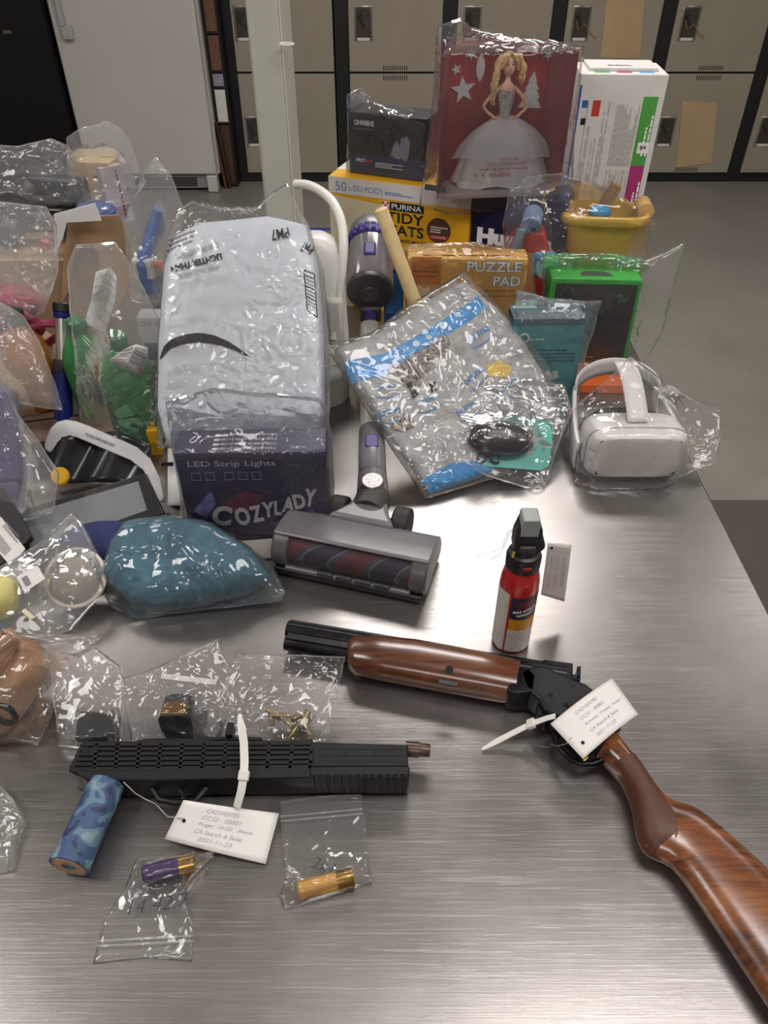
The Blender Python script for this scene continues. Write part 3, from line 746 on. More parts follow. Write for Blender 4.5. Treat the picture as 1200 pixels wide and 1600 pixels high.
fine_print(o, GREYINK, .06, .145, .012, .018, 1, front(0, 0, off=.0015), 6)
fine_print(o, GREYINK, .08, .095, .06, .063, 1, front(0, 0, off=.0015), 6)
bag('big clear bag with a twisted tail over the black and green box', [[(845, 600), (930, 596)], [(1000, 580), (1035, 520), (1060, 420)], [(1072, 378), (1010, 405), (960, 395)], [(848, 396), (845, 500)]],
    W @ V((w/2, .02, .09)), facing(5, -3), [o], crk=.0045, seed=14, mt=FILM, dome=.012)
ob = carton('orange_packet', 'flat orange and white packet lying under the green edged box', 'packet', frame(V((.30, 1.375, TZ)), V((1, -.03, 0))), .2, .19, .02, mat('bright_orange', '#dd6a2c', .5, vary=.03))
poly_patch(ob, 'white_spot', WHITE, disc(.022), tr(.045, .06, .0202)); poly_patch(ob, 'white_spot', WHITE, disc(.02), tr(.12, .10, .0202)); poly_patch(ob, 'white_spot', WHITE, [(x * 1.6, y) for x, y in disc(.013)], front(.06, .004, off=.0002))

# ---- toys in a bag
W = frame(V((.395, 1.60, TZ + .001)), V((1, .0, 0)))
YT = mat('toy_yellow', '#d9b23e', .4, vary=.04)
o = thing('toy_bucket', 'yellow plastic toy bucket with a rolled rim in a clear bag', 'toy', frame(V((.462, 1.635, 1.100)), V((1, -.1, 0)))); TB = o
def sq(r, z, n=40, ax=1, ay=.62, e=.5):
    return [V((ax * r * math.copysign(abs(cos(2*pi*i/n)) ** e, cos(2*pi*i/n)), ay * r * math.copysign(abs(sin(2*pi*i/n)) ** e, sin(2*pi*i/n)), z)) for i in range(n)]
b = MB(); b.rings([sq(.066, 0), sq(.068, .004), sq(.077, .062), sq(.088, .066), sq(.092, .074), sq(.09, .084), sq(.082, .086), sq(.076, .075), sq(.06, .008)]); b.build('tub', YT, o)

for s in (-1, 1):
    b = MB(); b.cyl((s * .081, -.02, .088), (s * .081, .03, .088), .017, n=18); b.build('roller', mat('toy_tan', '#c9a06a', .5, vary=.08), o)
MB().sphere((-.012, -.02, .085), (.024, .018, .014), 16).build('blue_ball', mat('toy_blue', '#2c8fc0', .3, vary=.04), o)
b = MB(); b.box((-.05, -.01, .07), (-.03, .01, .13), rot('Y', 24)); b.build('brown_stick', mat('toy_brown', '#8d7048', .6, vary=.1), o)
MB().box((-.04, -.035, -.21), (.04, .035, 0)).build('under_tray', YT, o, bevel=.006)
RT = mat('toy_red', '#c23a38', .4, vary=.05); BT = mat('toy_light_blue', '#4f93c4', .4, vary=.05)
o = thing('toy_car', 'red and blue plastic toy with round grey wheel in a clear bag', 'toy', frame(V((.315, 1.60, TZ - .004)), V((1, -.1, 0)))); TC = o
b = MB(); b.prism([(-.055, .0), (.055, 0), (.055, .20), (.035, .215), (.02, .262), (-.012, .268), (-.028, .215), (-.055, .19)], -.025, .03, rot('X', 90)); b.build('shell', RT, o, bevel=.008, seg=3)
b = MB(); b.prism([(.0, .17), (.05, .18), (.045, .225), (.0, .222)], .025, .034, rot('X', 90)); b.build('blue_panel', BT, o, bevel=.003)
MB().cyl((.032, -.05, .195), (.032, -.028, .195), .026, n=24).build('wheel', mat('toy_grey', '#8499a5', .4, vary=.05), o, bevel=.003)
MB().cyl((-.012, -.03, .275), (-.006, .02, .285), .021, n=20).build('blue_cap', mat('toy_dull_blue', '#7a8fb4', .4, vary=.05), o, bevel=.003)
MB().sphere((-.006, -.028, .27), (.006, .005, .006), 10).build('eye', mat('toy_navy', '#26365c', .3, vary=0), o)
b = MB(); b.tube([(-.05, -.03, .2), (-.035, -.034, .235), (-.03, -.03, .27)], .01, 10); b.build('grey_arm', mat('toy_grey', ''), o)
bag('clear bag holding the yellow bucket and the red toy', [[(790, 402), (880, 412), (960, 408)], [(1012, 400), (1016, 360)], [(1032, 352), (960, 296), (880, 270), (825, 272)], [(795, 300), (785, 350)]],
    V((.37, 1.60, 1.16)), facing(14, 0), [TB, TC], crk=.0045, seed=21, mt=FILM, nu=54, nv=44, floor=None)

# ---- teal network device box
TEAL = mat('teal_carton', '#4a9298', .45, vary=.05, nscale=10); TEALD = mat('grey_teal_carton', '#4c626b', .35, vary=.05)
W = frame(V((.238, 1.285, TZ)), V((1, .03, 0))) @ rot('X', -2); w, h = .132, .205
o = carton('network_box', 'teal network gear box standing in a clear pouch', 'box', W, w, .06, h, TEAL); TPB = o
MB().box((0, -.0006, h - .012), (w, .0602, h + .0006)).build('lid_band', TEALD, o, smooth=False)
patch(o, 'teal_tab', mat('pale_teal', '#8dbcc0', .5, vary=.02), (.006, .045), (.05, .058), 'top', at=h + .0008)
text(o, 'tp-link', top(.075, .03, h + .0008, 180), WHITEINK, w=.034, h=.009); 
b = MB(); b.tube([(.1 + .006 * cos(a_), .03 + .006 * sin(a_), h + .0016) for a_ in [i * pi / 6 for i in range(10)]], .0014, 6); b.build('round_logo', WHITEINK, o)
b = MB(); b.tube([(.022 + .0085 * cos(a_), -.0012, .168 + .0085 * sin(a_)) for a_ in [i * pi / 8 - 2 for i in range(14)]], .0016, 6); b.box((.0125, -.0012, .1555), (.0165, 0, .168)); b.box((.0095, -.0012, .160), (.019, 0, .1635)); b.build('round_logo', WHITEINK, o)
text(o, 'tp-link', front(.046, .165), WHITEINK, w=.03, h=.0085)
for i in range(4): fine_print(o, mat('dark_teal_ink', '#234f55', .5, vary=0), .014 + .008 * (i % 2), .122, .142 - i * .0075, .1455 - i * .0075, 1, front(0, 0), i)
poly_patch(o, 'product_picture', mat('pale_tan_print', '#b9ad7e', .5, vary=.05), [(.02, .06), (.045, .1), (.08, .096), (.092, .05), (.06, .03)], front(0, 0, off=.0001), .0005)
poly_patch(o, 'product_picture', mat('pale_print', '#cfd3cf', .5, vary=.03), [(.062, .094), (.094, .1), (.098, .085), (.08, .078)], front(0, 0, off=.0003), .0005)
bag('clear pouch with an upright corner around the teal box', [[(796, 640), (840, 668)], [(896, 668), (915, 560)], [(941, 470), (915, 470), (860, 466)], [(806, 452), (803, 540)]], W @ V((w/2, .02, .1)), facing(2, 2), [o], crk=.003, seed=25, mt=FILM)

# ---- vacuum cleaner, stick with bin, wand and floor head
hx = PZ(425, 897); hx2 = PZ(662, 948)
HW = frame(hx, hx2 - hx)
o = thing('stick_vacuum', 'grey and purple cordless stick vacuum lying towards the camera', 'vacuum cleaner', HW); VAC = o
GM = mat('vacuum_grey', '#686668', .3, vary=.04); GL = mat('vacuum_light_grey', '#98948f', .28, vary=.03, coat=.3); PUR = mat('vacuum_purple', '#33286f', .45, 0, vary=.06)
L = (hx2 - hx).length
hd = MB(); hd.prism([(.05, .012), (.112, .012), (.114, .03), (.104, .05), (.078, .066), (.05, .0705), (.024, .0715), (.020, .068), (.05, .062)], 0, L, M(((0, 0, 1, 0), (1, 0, 0, 0), (0, 1, 0, 0), (0, 0, 0, 1))))
head = hd.build('floor_head', GM, o, bevel=.004, seg=3)
hd = MB(); hd.prism([(.0, .004), (.125, .004), (.125, .016), (.0, .016)], 0.004, L - .004, M(((0, 0, 1, 0), (1, 0, 0, 0), (0, 1, 0, 0), (0, 0, 0, 1)))); hd.build('bumper', BLACKP, head, bevel=.003)
for x in (0, L - .026):
    e = MB(); e.cyl((x, .036, .036), (x + .026, .036, .036), .034, n=28); e.build('end_cap', mat('vacuum_cap_grey', '#4e4c4c', .3, vary=.04), head, bevel=.003)
t = NT('striped_brush_bristle'); wv = t.n('ShaderNodeTexWave', wave_type='BANDS', bands_direction='X'); wv.inputs['Scale'].default_value = 3.4; wv.inputs['Distortion'].default_value = .6
t.l(t.coord((1, 3.2, 3.2), (0, 0, .5)), wv.inputs[0])
t.l(t.ramp(wv.outputs['Fac'], [(.0, '#6a2731'), (.3, '#742e38'), (.36, '#3f4255'), (.6, '#50556a'), (.66, '#8f8a84'), (.72, '#332f4a')]), t.b.inputs['Base Color']); t.b.inputs['Roughness'].default_value = .8
MB().cyl((.024, .036, .034), (L - .024, .036, .034), .027, n=28).build('brush_roll', t.m, head)
cv = MB(); cv.lathe([(.0325, .026), (.0325, L - .026)], 24, M(((0, 0, 1, 0), (1, 0, 0, .036), (0, 1, 0, .035), (0, 0, 0, 1))), a0=pi*.42, a1=pi*1.32, cap=False)
cv.build('clear_cover', film_mat('smoky_cover', .04, gain=1.0, bump=.01, rough=.08, tint='#dddbdb'), head)
s = MB()
for i in range(4): s.box((.075 + i * .03, -.001, .017), (.1 + i * .03, .006, .026))
s.build('front_teeth', DGREYP, head, bevel=.002)
MB().box((.022, .001, .014), (L - .022, .01, .0215)).build('front_rail', GM, head, bevel=.002)
nk = MB(); nk.prism([(.06, .09), (.172, .09), (.152, .125), (.145, .148), (.092, .148), (.085, .125)], .022, .066); nk.build('neck_plate', GM, head, bevel=.008, seg=3)
J0 = HW @ V((.126, .185, .05))
hs = MB()
for i in range(6): hs.tube([(.118 + .024 * cos(2*pi*k/20), .128 + i * .006, .054 + .006 * i / 5 + .022 * sin(2*pi*k/20)) for k in range(20)], .004, 6, loop=True)
hs.build('ribbed_hose', mat('hose_grey', '#4a4846', .5, vary=.05), head)
for x in (.066, .172):
    MB().cyl((x - .014, .132, .031), (x + .014, .132, .031), .0305, n=28).build('wheel', mat('wheel_rubber', '#1b1a1a', .6, vary=.08), head, bevel=.004)
    MB().cyl((x, .132, .032), (.118, .132, .032), .008).build('axle', GM, head)
# wand
A = HW @ V((.118, .152, .056)); E_ = PY(578, 512, 1.44)
ux = (E_ - A).normalized()
VW = frame(A, ux, UP - ux * UP.dot(ux))      # x along the wand
wl = (E_ - A).length
cf = MB(); cf.tube([(-.01, 0, -.005), (.02, 0, 0), (.05, 0, .004)], [.027, .026, .024], 20); cf.tube([(.05, 0, .004), (.055, 0, .004), (.165, 0, 0), (.17, 0, 0)], [.021, .0235, .0225, .021], 24)
cuff = cf.build('wand_cuff', GM, o, VW)
bt = MB(); bt.lathe([(.001, .0285), (.0165, .0285), (.0178, .027), (.0178, .017)][::-1], 32, tr(.016, 0, .001)); bt.build('round_badge', mat('spun_metal', '#8f8d8b', .35, .8, vary=.2, nscale=300), cuff, VW)
b = MB(); b.prism([(.1, -.009), (.104, -.011), (.128, -.011), (.13, -.008), (.13, .008), (.128, .011), (.104, .011), (.1, .009)], .014, .026); b.build('release_button', PUR, cuff, VW, bevel=.003)
MB().tube([(.168, 0, 0), (.172, 0, 0), (wl, 0, 0)], [.019, .021, .021], 24).build('wand', mat('wand_silver', '#c9c6c2', .25, .35, vary=.03), o, VW)
# bin and motor
Cb = PY(578, 455, 1.445); Ct = PY(580, 368, 1.60); uz = (Ct - Cb).normalized()
BW = frame(Cb, V((-1, 0, 0)), uz)
wd_ = MB(); wd_.box((-.022, -.068, -.02), (.022, -.03, .02), tr(0, 0, 0)); wc = wd_.build('wand_socket', DGREYP, o, BW, bevel=.006)
MB().cyl((0, -.045, -.028), (0, -.045, -.015), .012).build('latch_ring', PUR, wc, BW)
bl_ = (Ct - Cb).length
CLR = mat('smoky_bin', '#6b6668', .12, vary=.06, coat=.8)
bn = MB(); bn.lathe([(.001, .008), (.046, .008), (.0475, .02), (.0475, bl_ * .72), (.044, bl_ * .74)], 40); binb = bn.build('dust_bin', CLR, o, BW)
bn = MB(); bn.lathe([(.001, -.012), (.018, -.012), (.02, -.010), (.036, -.009), (.046, -.004), (.047, .004), (.045, .01)], 40); bn.build('bin_lid', mat('bin_lid_grey', '#3a393b', .4, vary=.04), binb, BW)
bn = MB(); bn.lathe([(.045, bl_ * .72), (.0505, bl_ * .74), (.0515, bl_ * .83), (.048, bl_ * .85)], 40, cap=False); ring = bn.build('cyclone_ring', PUR, o, BW)
for i in range(22):
    a = 2*pi*i/22; MB().cyl((.047 * cos(a), .047 * sin(a), bl_ * .75), (.044 * cos(a), .044 * sin(a), bl_ * .9), .0065, .005, 10).build('cyclone_cone', mat('cyclone_violet', '#4c3f8f', .25, .4, vary=.05), ring, BW)
bn = MB(); bn.lathe([(.041, bl_ * .84), (.045, bl_ * .88), (.043, bl_ * 1.08), (.034, bl_ * 1.16), (.001, bl_ * 1.17)], 40); bn.build('motor_cap', mat('motor_grey', '#77757a', .35, .3, vary=.04), o, BW)
b = MB(); b.box((-.012, .038, .05), (.012, .052, .085)); b.build('bin_button', PUR, binb, BW, bevel=.004)
b = MB(); b.box((-.045, -.085, bl_ * .35), (.03, -.03, bl_ * .9)); b.build('handle_body', DGREYP, o, BW, bevel=.01)

# ---- wooden stick
a = PY(595, 327, 1.40); c = PY(672, 537, 1.37); e = c + (c - a).normalized() * .0
e = a + (c - a) * ((TZ + .003 - a.z) / (c.z - a.z))
d_ = (e - a).normalized()
o = thing('wooden_handle', 'round pale wooden tool handle leaning in front of the yellow litter box', 'tool handle', e)
MB().tube([a - d_ * .002, a, a + d_ * .004, a.lerp(e, .5), e - d_ * .012, e - d_ * .004], [.008, .0118, .0128, .0132, .0135, .012], 24).build('handle', mat('pale_wood', '#d9bd8c', .5, vary=.06, nscale=50), o, WORLD)
q = a.lerp(e, .45) + V((.036, .02, -.02)); b = MB(); b.box((-.012, -.01, -.014), (.012, .01, .014), M.Translation(q) @ rot('Y', 35)); b.build('metal_tip', BLACKP, o, WORLD, bevel=.003)

# ---- padded printed mailer in a clear bag
p0 = PZ(668, 772, TZ + .012); p1 = PZ(800, 735, TZ + .012); p2 = PY(724, 436, 1.35)
n_ = (p1 - p0).cross(p2 - p0).normalized(); n_ = n_ if n_.y < 0 else -n_
MAILM = mat('mailer_silver_grey', '#9c9b99', .4, vary=.16, nscale=45, bump=.1)
def pillow(name, label, cat, sides, pt, n, mt, group=None, **kw):
    o = thing(name, label, cat, pt, group)
    bb = bag('', sides, pt, n, parent=o, name='pouch', mt=mt, **kw); bb.name = 'pouch'
    return o
MS = [[(672, 772), (760, 742), (830, 716)], [(880, 660), (848, 580), (800, 505)], [(726, 438), (650, 478), (590, 520)], [(522, 546), (560, 610), (620, 700)]]
PRM = pillow('padded_mailer', 'grey and blue printed padded mailer leaning on the boxes behind', 'mailer', MS, p0, n_, MAILM, crk=.0018, seed=30, dome=.006, back_dome=.008, up=.001, p=6)
MIO = all_mesh([PRM])[0]
bv = bvh_of([PRM])
def onm(x, y): return PP(x, y, p0, n_)
def mpoly(name, mt, pts, parent=PRM, off=.0008):
    b = MB(); P = [onm(*p) for p in pts]; vs = [b.bm.verts.new(p) for p in P]; b.bm.faces.new(vs)
    bmesh.ops.triangulate(b.bm, faces=b.bm.faces[:])
    o = b.build(name, mt, parent, WORLD); drape_mesh(o.data, bv, n_, off); return o
PB = mat('mailer_blue', '#2f86c0', .4, vary=.12, nscale=60)
for q in ([(536, 567), (598, 555), (650, 527), (690, 502), (724, 480), (745, 465), (757, 482), (735, 502), (690, 530), (655, 556), (622, 572), (604, 588), (550, 600)],
          [(656, 752), (700, 726), (740, 722), (800, 700), (835, 706), (762, 740), (672, 771)]): mpoly('blue_band', PB, q)
for cx, cy, r in ((560, 568, 4), (581, 567, 4), (648, 540, 6), (668, 530, 5), (690, 512, 6), (712, 494, 5), (730, 484, 4)): mpoly('flower_print', mat('mailer_pale_print', '#b9cdd8', .5, vary=.05), [(cx + r * cos(2*pi*i/10), cy + r * .8 * sin(2*pi*i/10)) for i in range(10)], off=.0014)
WEAR = mat('worn_brown_patch', '#7d736a', .55, vary=.5, nscale=160)
for q in ([(598, 575), (628, 564), (660, 545), (692, 520), (704, 540), (690, 560), (672, 576), (655, 598), (640, 612), (622, 600)], [(605, 660), (622, 645), (640, 652), (648, 668), (628, 678), (610, 674)], [(635, 598), (650, 590), (656, 602), (646, 625), (640, 628)]): mpoly('wear_patch', WEAR, q)
mpoly('dark_stripe', mat('mailer_dark_stripe', '#4e463f', .5, vary=.1), [(629, 564), (636, 562), (656, 592), (650, 596)], off=.0014)
for q in ([(632, 602), (640, 598), (643, 606), (635, 610)], [(640, 614), (648, 610), (652, 620), (643, 626)], [(666, 602), (678, 598), (680, 612), (672, 616)]): mpoly('black_code_print', INK, q, off=.0016)
mpoly('yellow_label', mat('label_yellow', '#cfb04a', .5, vary=.08), [(758, 572), (778, 566), (797, 576), (790, 592), (760, 590)], off=.0014)
PRB = mat('mailer_ink_blue', '#3f7fb4', .5, vary=0)
def mtext(txt, x, y, w, ang, mt, parent=PRM, h=None):
    c = onm(x, y); xd = (onm(x + 20 * cos(R(ang)), y - 20 * sin(R(ang))) - c)
    m_ = frame(c, xd, n_)
    return text(parent, txt, m_, mt, w=w, h=h, bold=.02, W=WORLD, drape=(bv, n_, .0015))
for x, y, w_, a in ((745, 525, .05, 33), (603, 607, .03, 6), (665, 628, .035, 20), (607, 646, .04, 17), (790, 606, .046, 35), (738, 590, .045, 40), (725, 640, .04, 30), (868, 644, .03, 20)):
    if x > 850: continue
    mtext('prime', x, y, w_, a, PRB)
    c = [onm(x + 20 * s * cos(R(a)) + 13 * sin(R(a)) , y - 20 * s * sin(R(a)) + 13 * cos(R(a)) + 4 * (1 - s * s)) for s in (-1, -.5, 0, .5, 1)]
    b = MB(); b.tube([p + n_ * .008 for p in c], [.0006, .0012, .0015, .0012, .0005], 6, flat=1); o2 = b.build('smile_print', PRB, PRM, WORLD); drape_mesh(o2.data, bv, n_, .0012)
bag('large clear bag sleeved over the grey and blue mailer', [[(664, 780), (770, 748), (840, 720)], [(888, 664), (860, 570), (800, 498)], [(724, 424), (640, 474), (580, 520)], [(508, 540), (545, 600), (610, 700)]], p0, n_, [PRM], crk=.0035, seed=33, mt=FILM, nu=52, nv=52)
# ---- computer mouse on a teal card, bagged
n2 = facing(52, 12); mp = p0.lerp(PZ(800, 735, TZ + .02), .75) + V((.02, -.035, .012))
mp = PZ(812, 748, TZ + .012)
o = thing('mouse_card', 'teal retail card carrying a black computer mouse lying over the mailer', 'packaged mouse', mp); MC = o
def on2(x, y): return PP(x, y, mp, n2)
b = MB(); P = [on2(x, y) for x, y in ((722, 655), (745, 652), (800, 650), (858, 657), (865, 668), (858, 728), (845, 735), (755, 728), (722, 722))]
b.rings([[p - n2 * .004 for p in P], [p for p in P]]); cardb = b.build('card', mat('mouse_card_teal', '#2f9a8e', .4, vary=.05), o, WORLD)
c = on2(780, 688); c1 = on2(735, 684); xd = (on2(830, 692) - c1)
mw = frame(c + n2 * .0, xd, n2)
b = MB(); b.sphere((0, 0, .012), (.060, .032, .024), 28, e=.85)
for v in b.bm.verts: v.co.z = max(v.co.z, 0)
for v in b.bm.verts: v.co = mw @ v.co
ms = b.build('mouse', mat('mouse_black', '#0b0b0d', .3, vary=.05), o, WORLD)
b = MB(); b.cyl((-.036, -.004, .029), (-.036, .004, .029), .008, n=16); b.build('scroll_wheel', DGREYP, ms, mw)
b = MB(); b.tube([(-.058, 0, .014), (-.04, 0, .0325), (-.01, 0, .0362)], .0008, 6); b.build('button_seam', DGREYP, ms, mw)
b = MB(); b.tube([(-.02 + .02 * cos(t) , -.036 + .008 * sin(2 * t), .004) for t in [i * .4 for i in range(16)]], .0022, 6); b.build('cable', BLACKP, ms, mw)
text(o, 'logi', frame(on2(850, 696) + n2 * .0006, on2(850, 680) - on2(850, 696), n2), mat('dark_teal_ink', ''), w=.018, W=WORLD)
bag('crinkled clear bag around the mouse on its teal card', [[(715, 728), (760, 744), (838, 768)], [(856, 758), (872, 700), (895, 640)], [(880, 600), (830, 590), (770, 600)], [(700, 610), (708, 660)]], mp, n2, [MC], crk=.005, seed=37, mt=FILM, dome=.004)
c = on2(838, 760); b = MB(); b.tube([c + n2 * .003 + V((.013 * cos(2*pi*i/20), .0, .013 * sin(2*pi*i/20))) for i in range(20)], .003, 8, loop=True); o2 = b.build('hang_ring', FILM_MILK, None); tag(o2, 'small clear hang loop at the bottom of the mouse bag', 'ring')

# ---- VR headset
W = frame(PZ(908, 757, TZ + .004) , PZ(1062, 757, TZ) - PZ(908, 757, TZ)); VRL = (PZ(1062, 757) - PZ(908, 757)).length
o = thing('vr_headset', 'white virtual reality headset with straps in a clear bag', 'headset', W); VR = o
VW_ = mat('headset_white', '#d3cfcd', .4, vary=.015)
def rr(w, h, n, x0, z0, e=.42): return [(x0 + w * math.copysign(abs(cos(2*pi*i/n)) ** e, cos(2*pi*i/n)), z0 + h * math.copysign(abs(sin(2*pi*i/n)) ** e, sin(2*pi*i/n))) for i in range(n)]
b = MB(); cx = VRL / 2 + .003; tl = tr(0, 0, .003) @ rot('X', -5)
rings = []
for y, s_, in ((-.0, .80), (.006, .93), (.016, .985), (.03, 1.0), (.06, 1.0), (.075, .98), (.082, .93)):
    rings.append([tl @ V((x, y, z)) for x, z in rr(VRL * .5 * s_, .047 * s_, 48, cx, .052)])
b.rings(rings); vis = b.build('visor', VW_, o)
b = MB(); b.tube([tl @ V((x, .022, z)) for x, z in rr(VRL * .5 * 1.0, .0472, 48, cx, .052)], .0009, 6, loop=True); b.build('seam_line', mat('seam_grey', '#8d8a88', .5, vary=0), vis)
for px_, pz_ in ((-.065, .028), (.065, .028), (-.065, -.03), (.065, -.03)): b = MB(); b.cyl(tl @ V((cx + px_, .0015, .052 + pz_)), tl @ V((cx + px_, .006, .052 + pz_)), .005, n=14); b.build('tracking_camera', BLACKG, vis)
b = MB(); rings = [[tl @ V((x, y, z)) for x, z in rr(.068 * s_, .036 * s_, 40, cx, .056, .6)] for y, s_ in ((.078, 1.08), (.1, 1.0), (.115, .92), (.116, .7), (.09, .6))]; b.rings(rings); b.build('face_foam', BLACKP, o)
b = MB(); b.grid(lambda u, v: V((cx + (v - .5) * .036, .045 + .14 * u, .102 + .050 * sin(u * 1.75) - .012 * u)), 16, 3); b.build('top_strap', VW_, o, solid=.004)
for s in (-1, 1):
    b = MB(); b.grid(lambda u, v: V((cx + s * (VRL * .5 + .006 - .018 * u * u), .05 + .15 * u, .03 + .035 * u + (v - .5) * (.05 - .018 * u))), 12, 3); b.build('side_arm', VW_, o, solid=.008, bevel=.002)
b = MB(); b.grid(lambda u, v: V((cx + VRL * .45 * cos(pi * u), .185 + .045 * sin(pi * u), .075 + .03 * sin(pi * u) + (v - .5) * .034)), 20, 3); b.build('rear_strap', mat('strap_grey_white', '#bdb9b6', .6, vary=.03), o, solid=.004)
bag('clear bag with creased corners wrapped round the white headset', [[(895, 755), (940, 776), (1030, 768)], [(1080, 735), (1116, 725), (1128, 680)], [(1126, 635), (1088, 626), (1045, 600), (1010, 575), (985, 556)], [(958, 585), (905, 628), (902, 690)]],
    W @ V((cx, .06, .05)), facing(48, 0), [VR], crk=.004, seed=41, mt=FILM_THIN, nu=54, nv=48)
# ================================================================== middle and left of the table
# ---- tall pale column behind the white mailer
TWM = mat('pale_green_grey_plastic', '#b4b3a8', .45, vary=.02, nscale=6)
a = PY(413, 290, 1.62); c = PY(467, 300, 1.62); tw = c.x - a.x
o = thing('plastic_column', 'tall pale grey plastic column standing behind the white mailer', 'appliance', (a.x, 1.62, TZ))
b = MB(); b.prism([(0, 0), (tw * .80, -.0), (tw * .86, .004), (tw, .03), (tw, .07), (tw * .9, .085), (.01, .085), (-.004, .06), (-.004, .01)], 0, .80); b.build('shell', TWM, o, bevel=.003)
MB().box((tw * .82, -.0015, .02), (tw * .845, .002, .79)).build('seam_trim', mat('pale_seam', '#d0cdbb', .5, vary=0), o, smooth=False)
c = PY(448, 69, 1.60) - V((a.x, 1.62, TZ)); b = MB(); b.tube([c + V((.0125 * cos(2*pi*i/28), .0105 * sin(2*pi*i/28), 0)) for i in range(28)], .0019, 8, loop=True)
b.build('pull_ring', WHITEP, o)
# ---- white appliance with the curved hose
bs = PZ(512, 643); o = thing('white_appliance', 'white upright appliance with a curved white hose behind the white mailer', 'appliance', (bs.x - .012, bs.y + .06, TZ)); OW = WM[o.name]
b = MB(); b.lathe([(.02, 0), (.05, .0), (.054, .006), (.055, .06), (.058, .064), (.059, .085), (.059, .10), (.05, .108)], 40); b.build('base_cup', WHITEP, o)
b = MB(); rings = []
for z, rx, ry in ((.10, .056, .056), (.11, .058, .056), (.16, .055, .05), (.25, .052, .045), (.30, .046, .04), (.325, .036, .032), (.335, .02, .02)): rings.append([V((x, y, z)) for x, y in rr(rx, ry, 36, 0, 0, .7)])
b.rings(rings); b.build('body', WHITEP, o)
b = MB(); b.box((.018, -.052, .13), (.05, -.03, .235)); b.build('hose_channel', mat('off_white_plastic', '#c6c3bc', .4, vary=.02), o, bevel=.008)
y0 = bs.y + .02
hp = [PY(462, 288, 1.52), PY(480, 289, 1.50), PY(500, 298, 1.47), PY(520, 316, 1.43), PY(533, 345, 1.39), PY(537, 385, 1.355), PY(533, 430, 1.335), PY(526, 480, 1.325), PY(521, 528, 1.318)]
sm = []
for i in range(len(hp) - 1):
    p_, q_ = hp[max(i-1, 0)], hp[min(i+2, len(hp)-1)]
    for t_ in (0, .25, .5, .75): sm.append(((2*hp[i]) + (hp[i+1] - p_) * t_ + (2*p_ - 5*hp[i] + 4*hp[i+1] - q_) * t_*t_ + (3*hp[i] - p_ - 3*hp[i+1] + q_) * t_**3) * .5)
sm.append(hp[-1])
MB().tube(sm, [.0085] * (len(sm) - 4) + [.0095, .0105, .0105, .0105], 14).build('hose', mat('hose_white', '#dddcd4', .35, vary=.02), o, WORLD)

# ---- LED strip light box
a = PZ(300, 842); c = PZ(517, 838); W = frame(a, c - a); w = (c - a).length; h = .172
LEDM = NT('violet_navy_carton')
f_ = LEDM.noise(7, detail=3); LEDM.l(LEDM.ramp(f_, [(.36, '#292a49'), (.5, '#2e2a4a'), (.62, '#40334c'), (.7, '#313656')]), LEDM.b.inputs['Base Color']); LEDM.b.inputs['Roughness'].default_value = .38; LEDM = LEDM.m
o = carton('light_strip_box', 'dark violet LED light box standing in front of the white mailer', 'box', W, w, .062, h, LEDM); LED = o
SILV = mat('silver_white_ink', '#c4c2c8', .45, vary=0); MUTE = mat('muted_lilac_ink', '#8d88a4', .5, vary=0)
text(o, 'LED Strip Lights', front(.018, h - .021), mat('lilac_white_ink', '#aaa6bb', .5, vary=0), w=.132, h=.0135, align='LEFT', bold=.01)
# brush lettered name, each letter a little higher and smaller than the last
for ch, x, z, ww, hh, r_ in (('C', .062, .052, .032, .042, -8), ('O', .094, .05, .024, .038, 8), ('Z', .117, .055, .022, .034, 12), ('Y', .137, .063, .02, .032, 2), ('L', .151, .066, .012, .03, 0), ('A', .168, .073, .02, .032, -4), ('D', .186, .079, .02, .03, 10), ('Y', .205, .086, .018, .036, -6)):
    text(o, ch, front(x - .006, z - .003, r_), SILV, w=ww, h=hh, bold=.045, shear=.1)
b = MB()
for i in range(5):
    x = .02 + i * .021 + (.008 if i > 1 else 0)
    for lo, hi in (((x, 0, .121), (x + .014, .0005, .1218)), ((x, 0, .135), (x + .014, .0005, .1358)), ((x, 0, .121), (x + .0008, .0005, .1358)), ((x + .0132, 0, .121), (x + .014, .0005, .1358))): b.box((lo[0], -.0007, lo[2]), (hi[0], -.0001, hi[2]))
b.build('icon_frames', MUTE, o, smooth=False)
for i, (cc, q) in enumerate((('#6a2f4a', [(.06, .075), (.1, .1), (.125, .088), (.11, .06), (.075, .055)]), ('#6f74a8', [(.012, .06), (.045, .1), (.05, .075), (.03, .045)]), ('#5a4f86', [(.13, .03), (.2, .06), (.205, .05), (.15, .022)]))): poly_patch(o, 'colour_burst', mat('burst_%d' % i, cc, .45, vary=.25, nscale=60), q, front(0, 0, off=.0001), .0003)
patch(o, 'spec_label', SILV, (w - .082, .004), (w - .018, .013), 'front'); fine_print(o, INK, w - .05, w - .022, .0065, .0105, 1, front(0, 0, off=.0009), 2, fill=.9)
for i in range(4):
    text(o, 'TXH-RGB-IR-5050-2+10M', top(.108, .052 - .012 * i - .006, h, 180), SILV, w=.088, h=.0065)
    patch(o, 'tick_box', SILV, (.056, .0425 - .012 * i), (.063, .0485 - .012 * i), 'top', at=h)
text(o, 'MODEL :', top(.182, .011, h, 180), MUTE, w=.03, h=.007)
bag('clear bag with folded top around the violet LED light box', [[(285, 846), (400, 852), (519, 850)], [(523, 760), (519, 690), (512, 640)], [(500, 622), (400, 612), (330, 606), (258, 628)], [(268, 700), (280, 770)]], W @ V((w/2, .03, .09)), facing(4, 0), [o], crk=.0028, seed=50, mt=FILM_THIN)

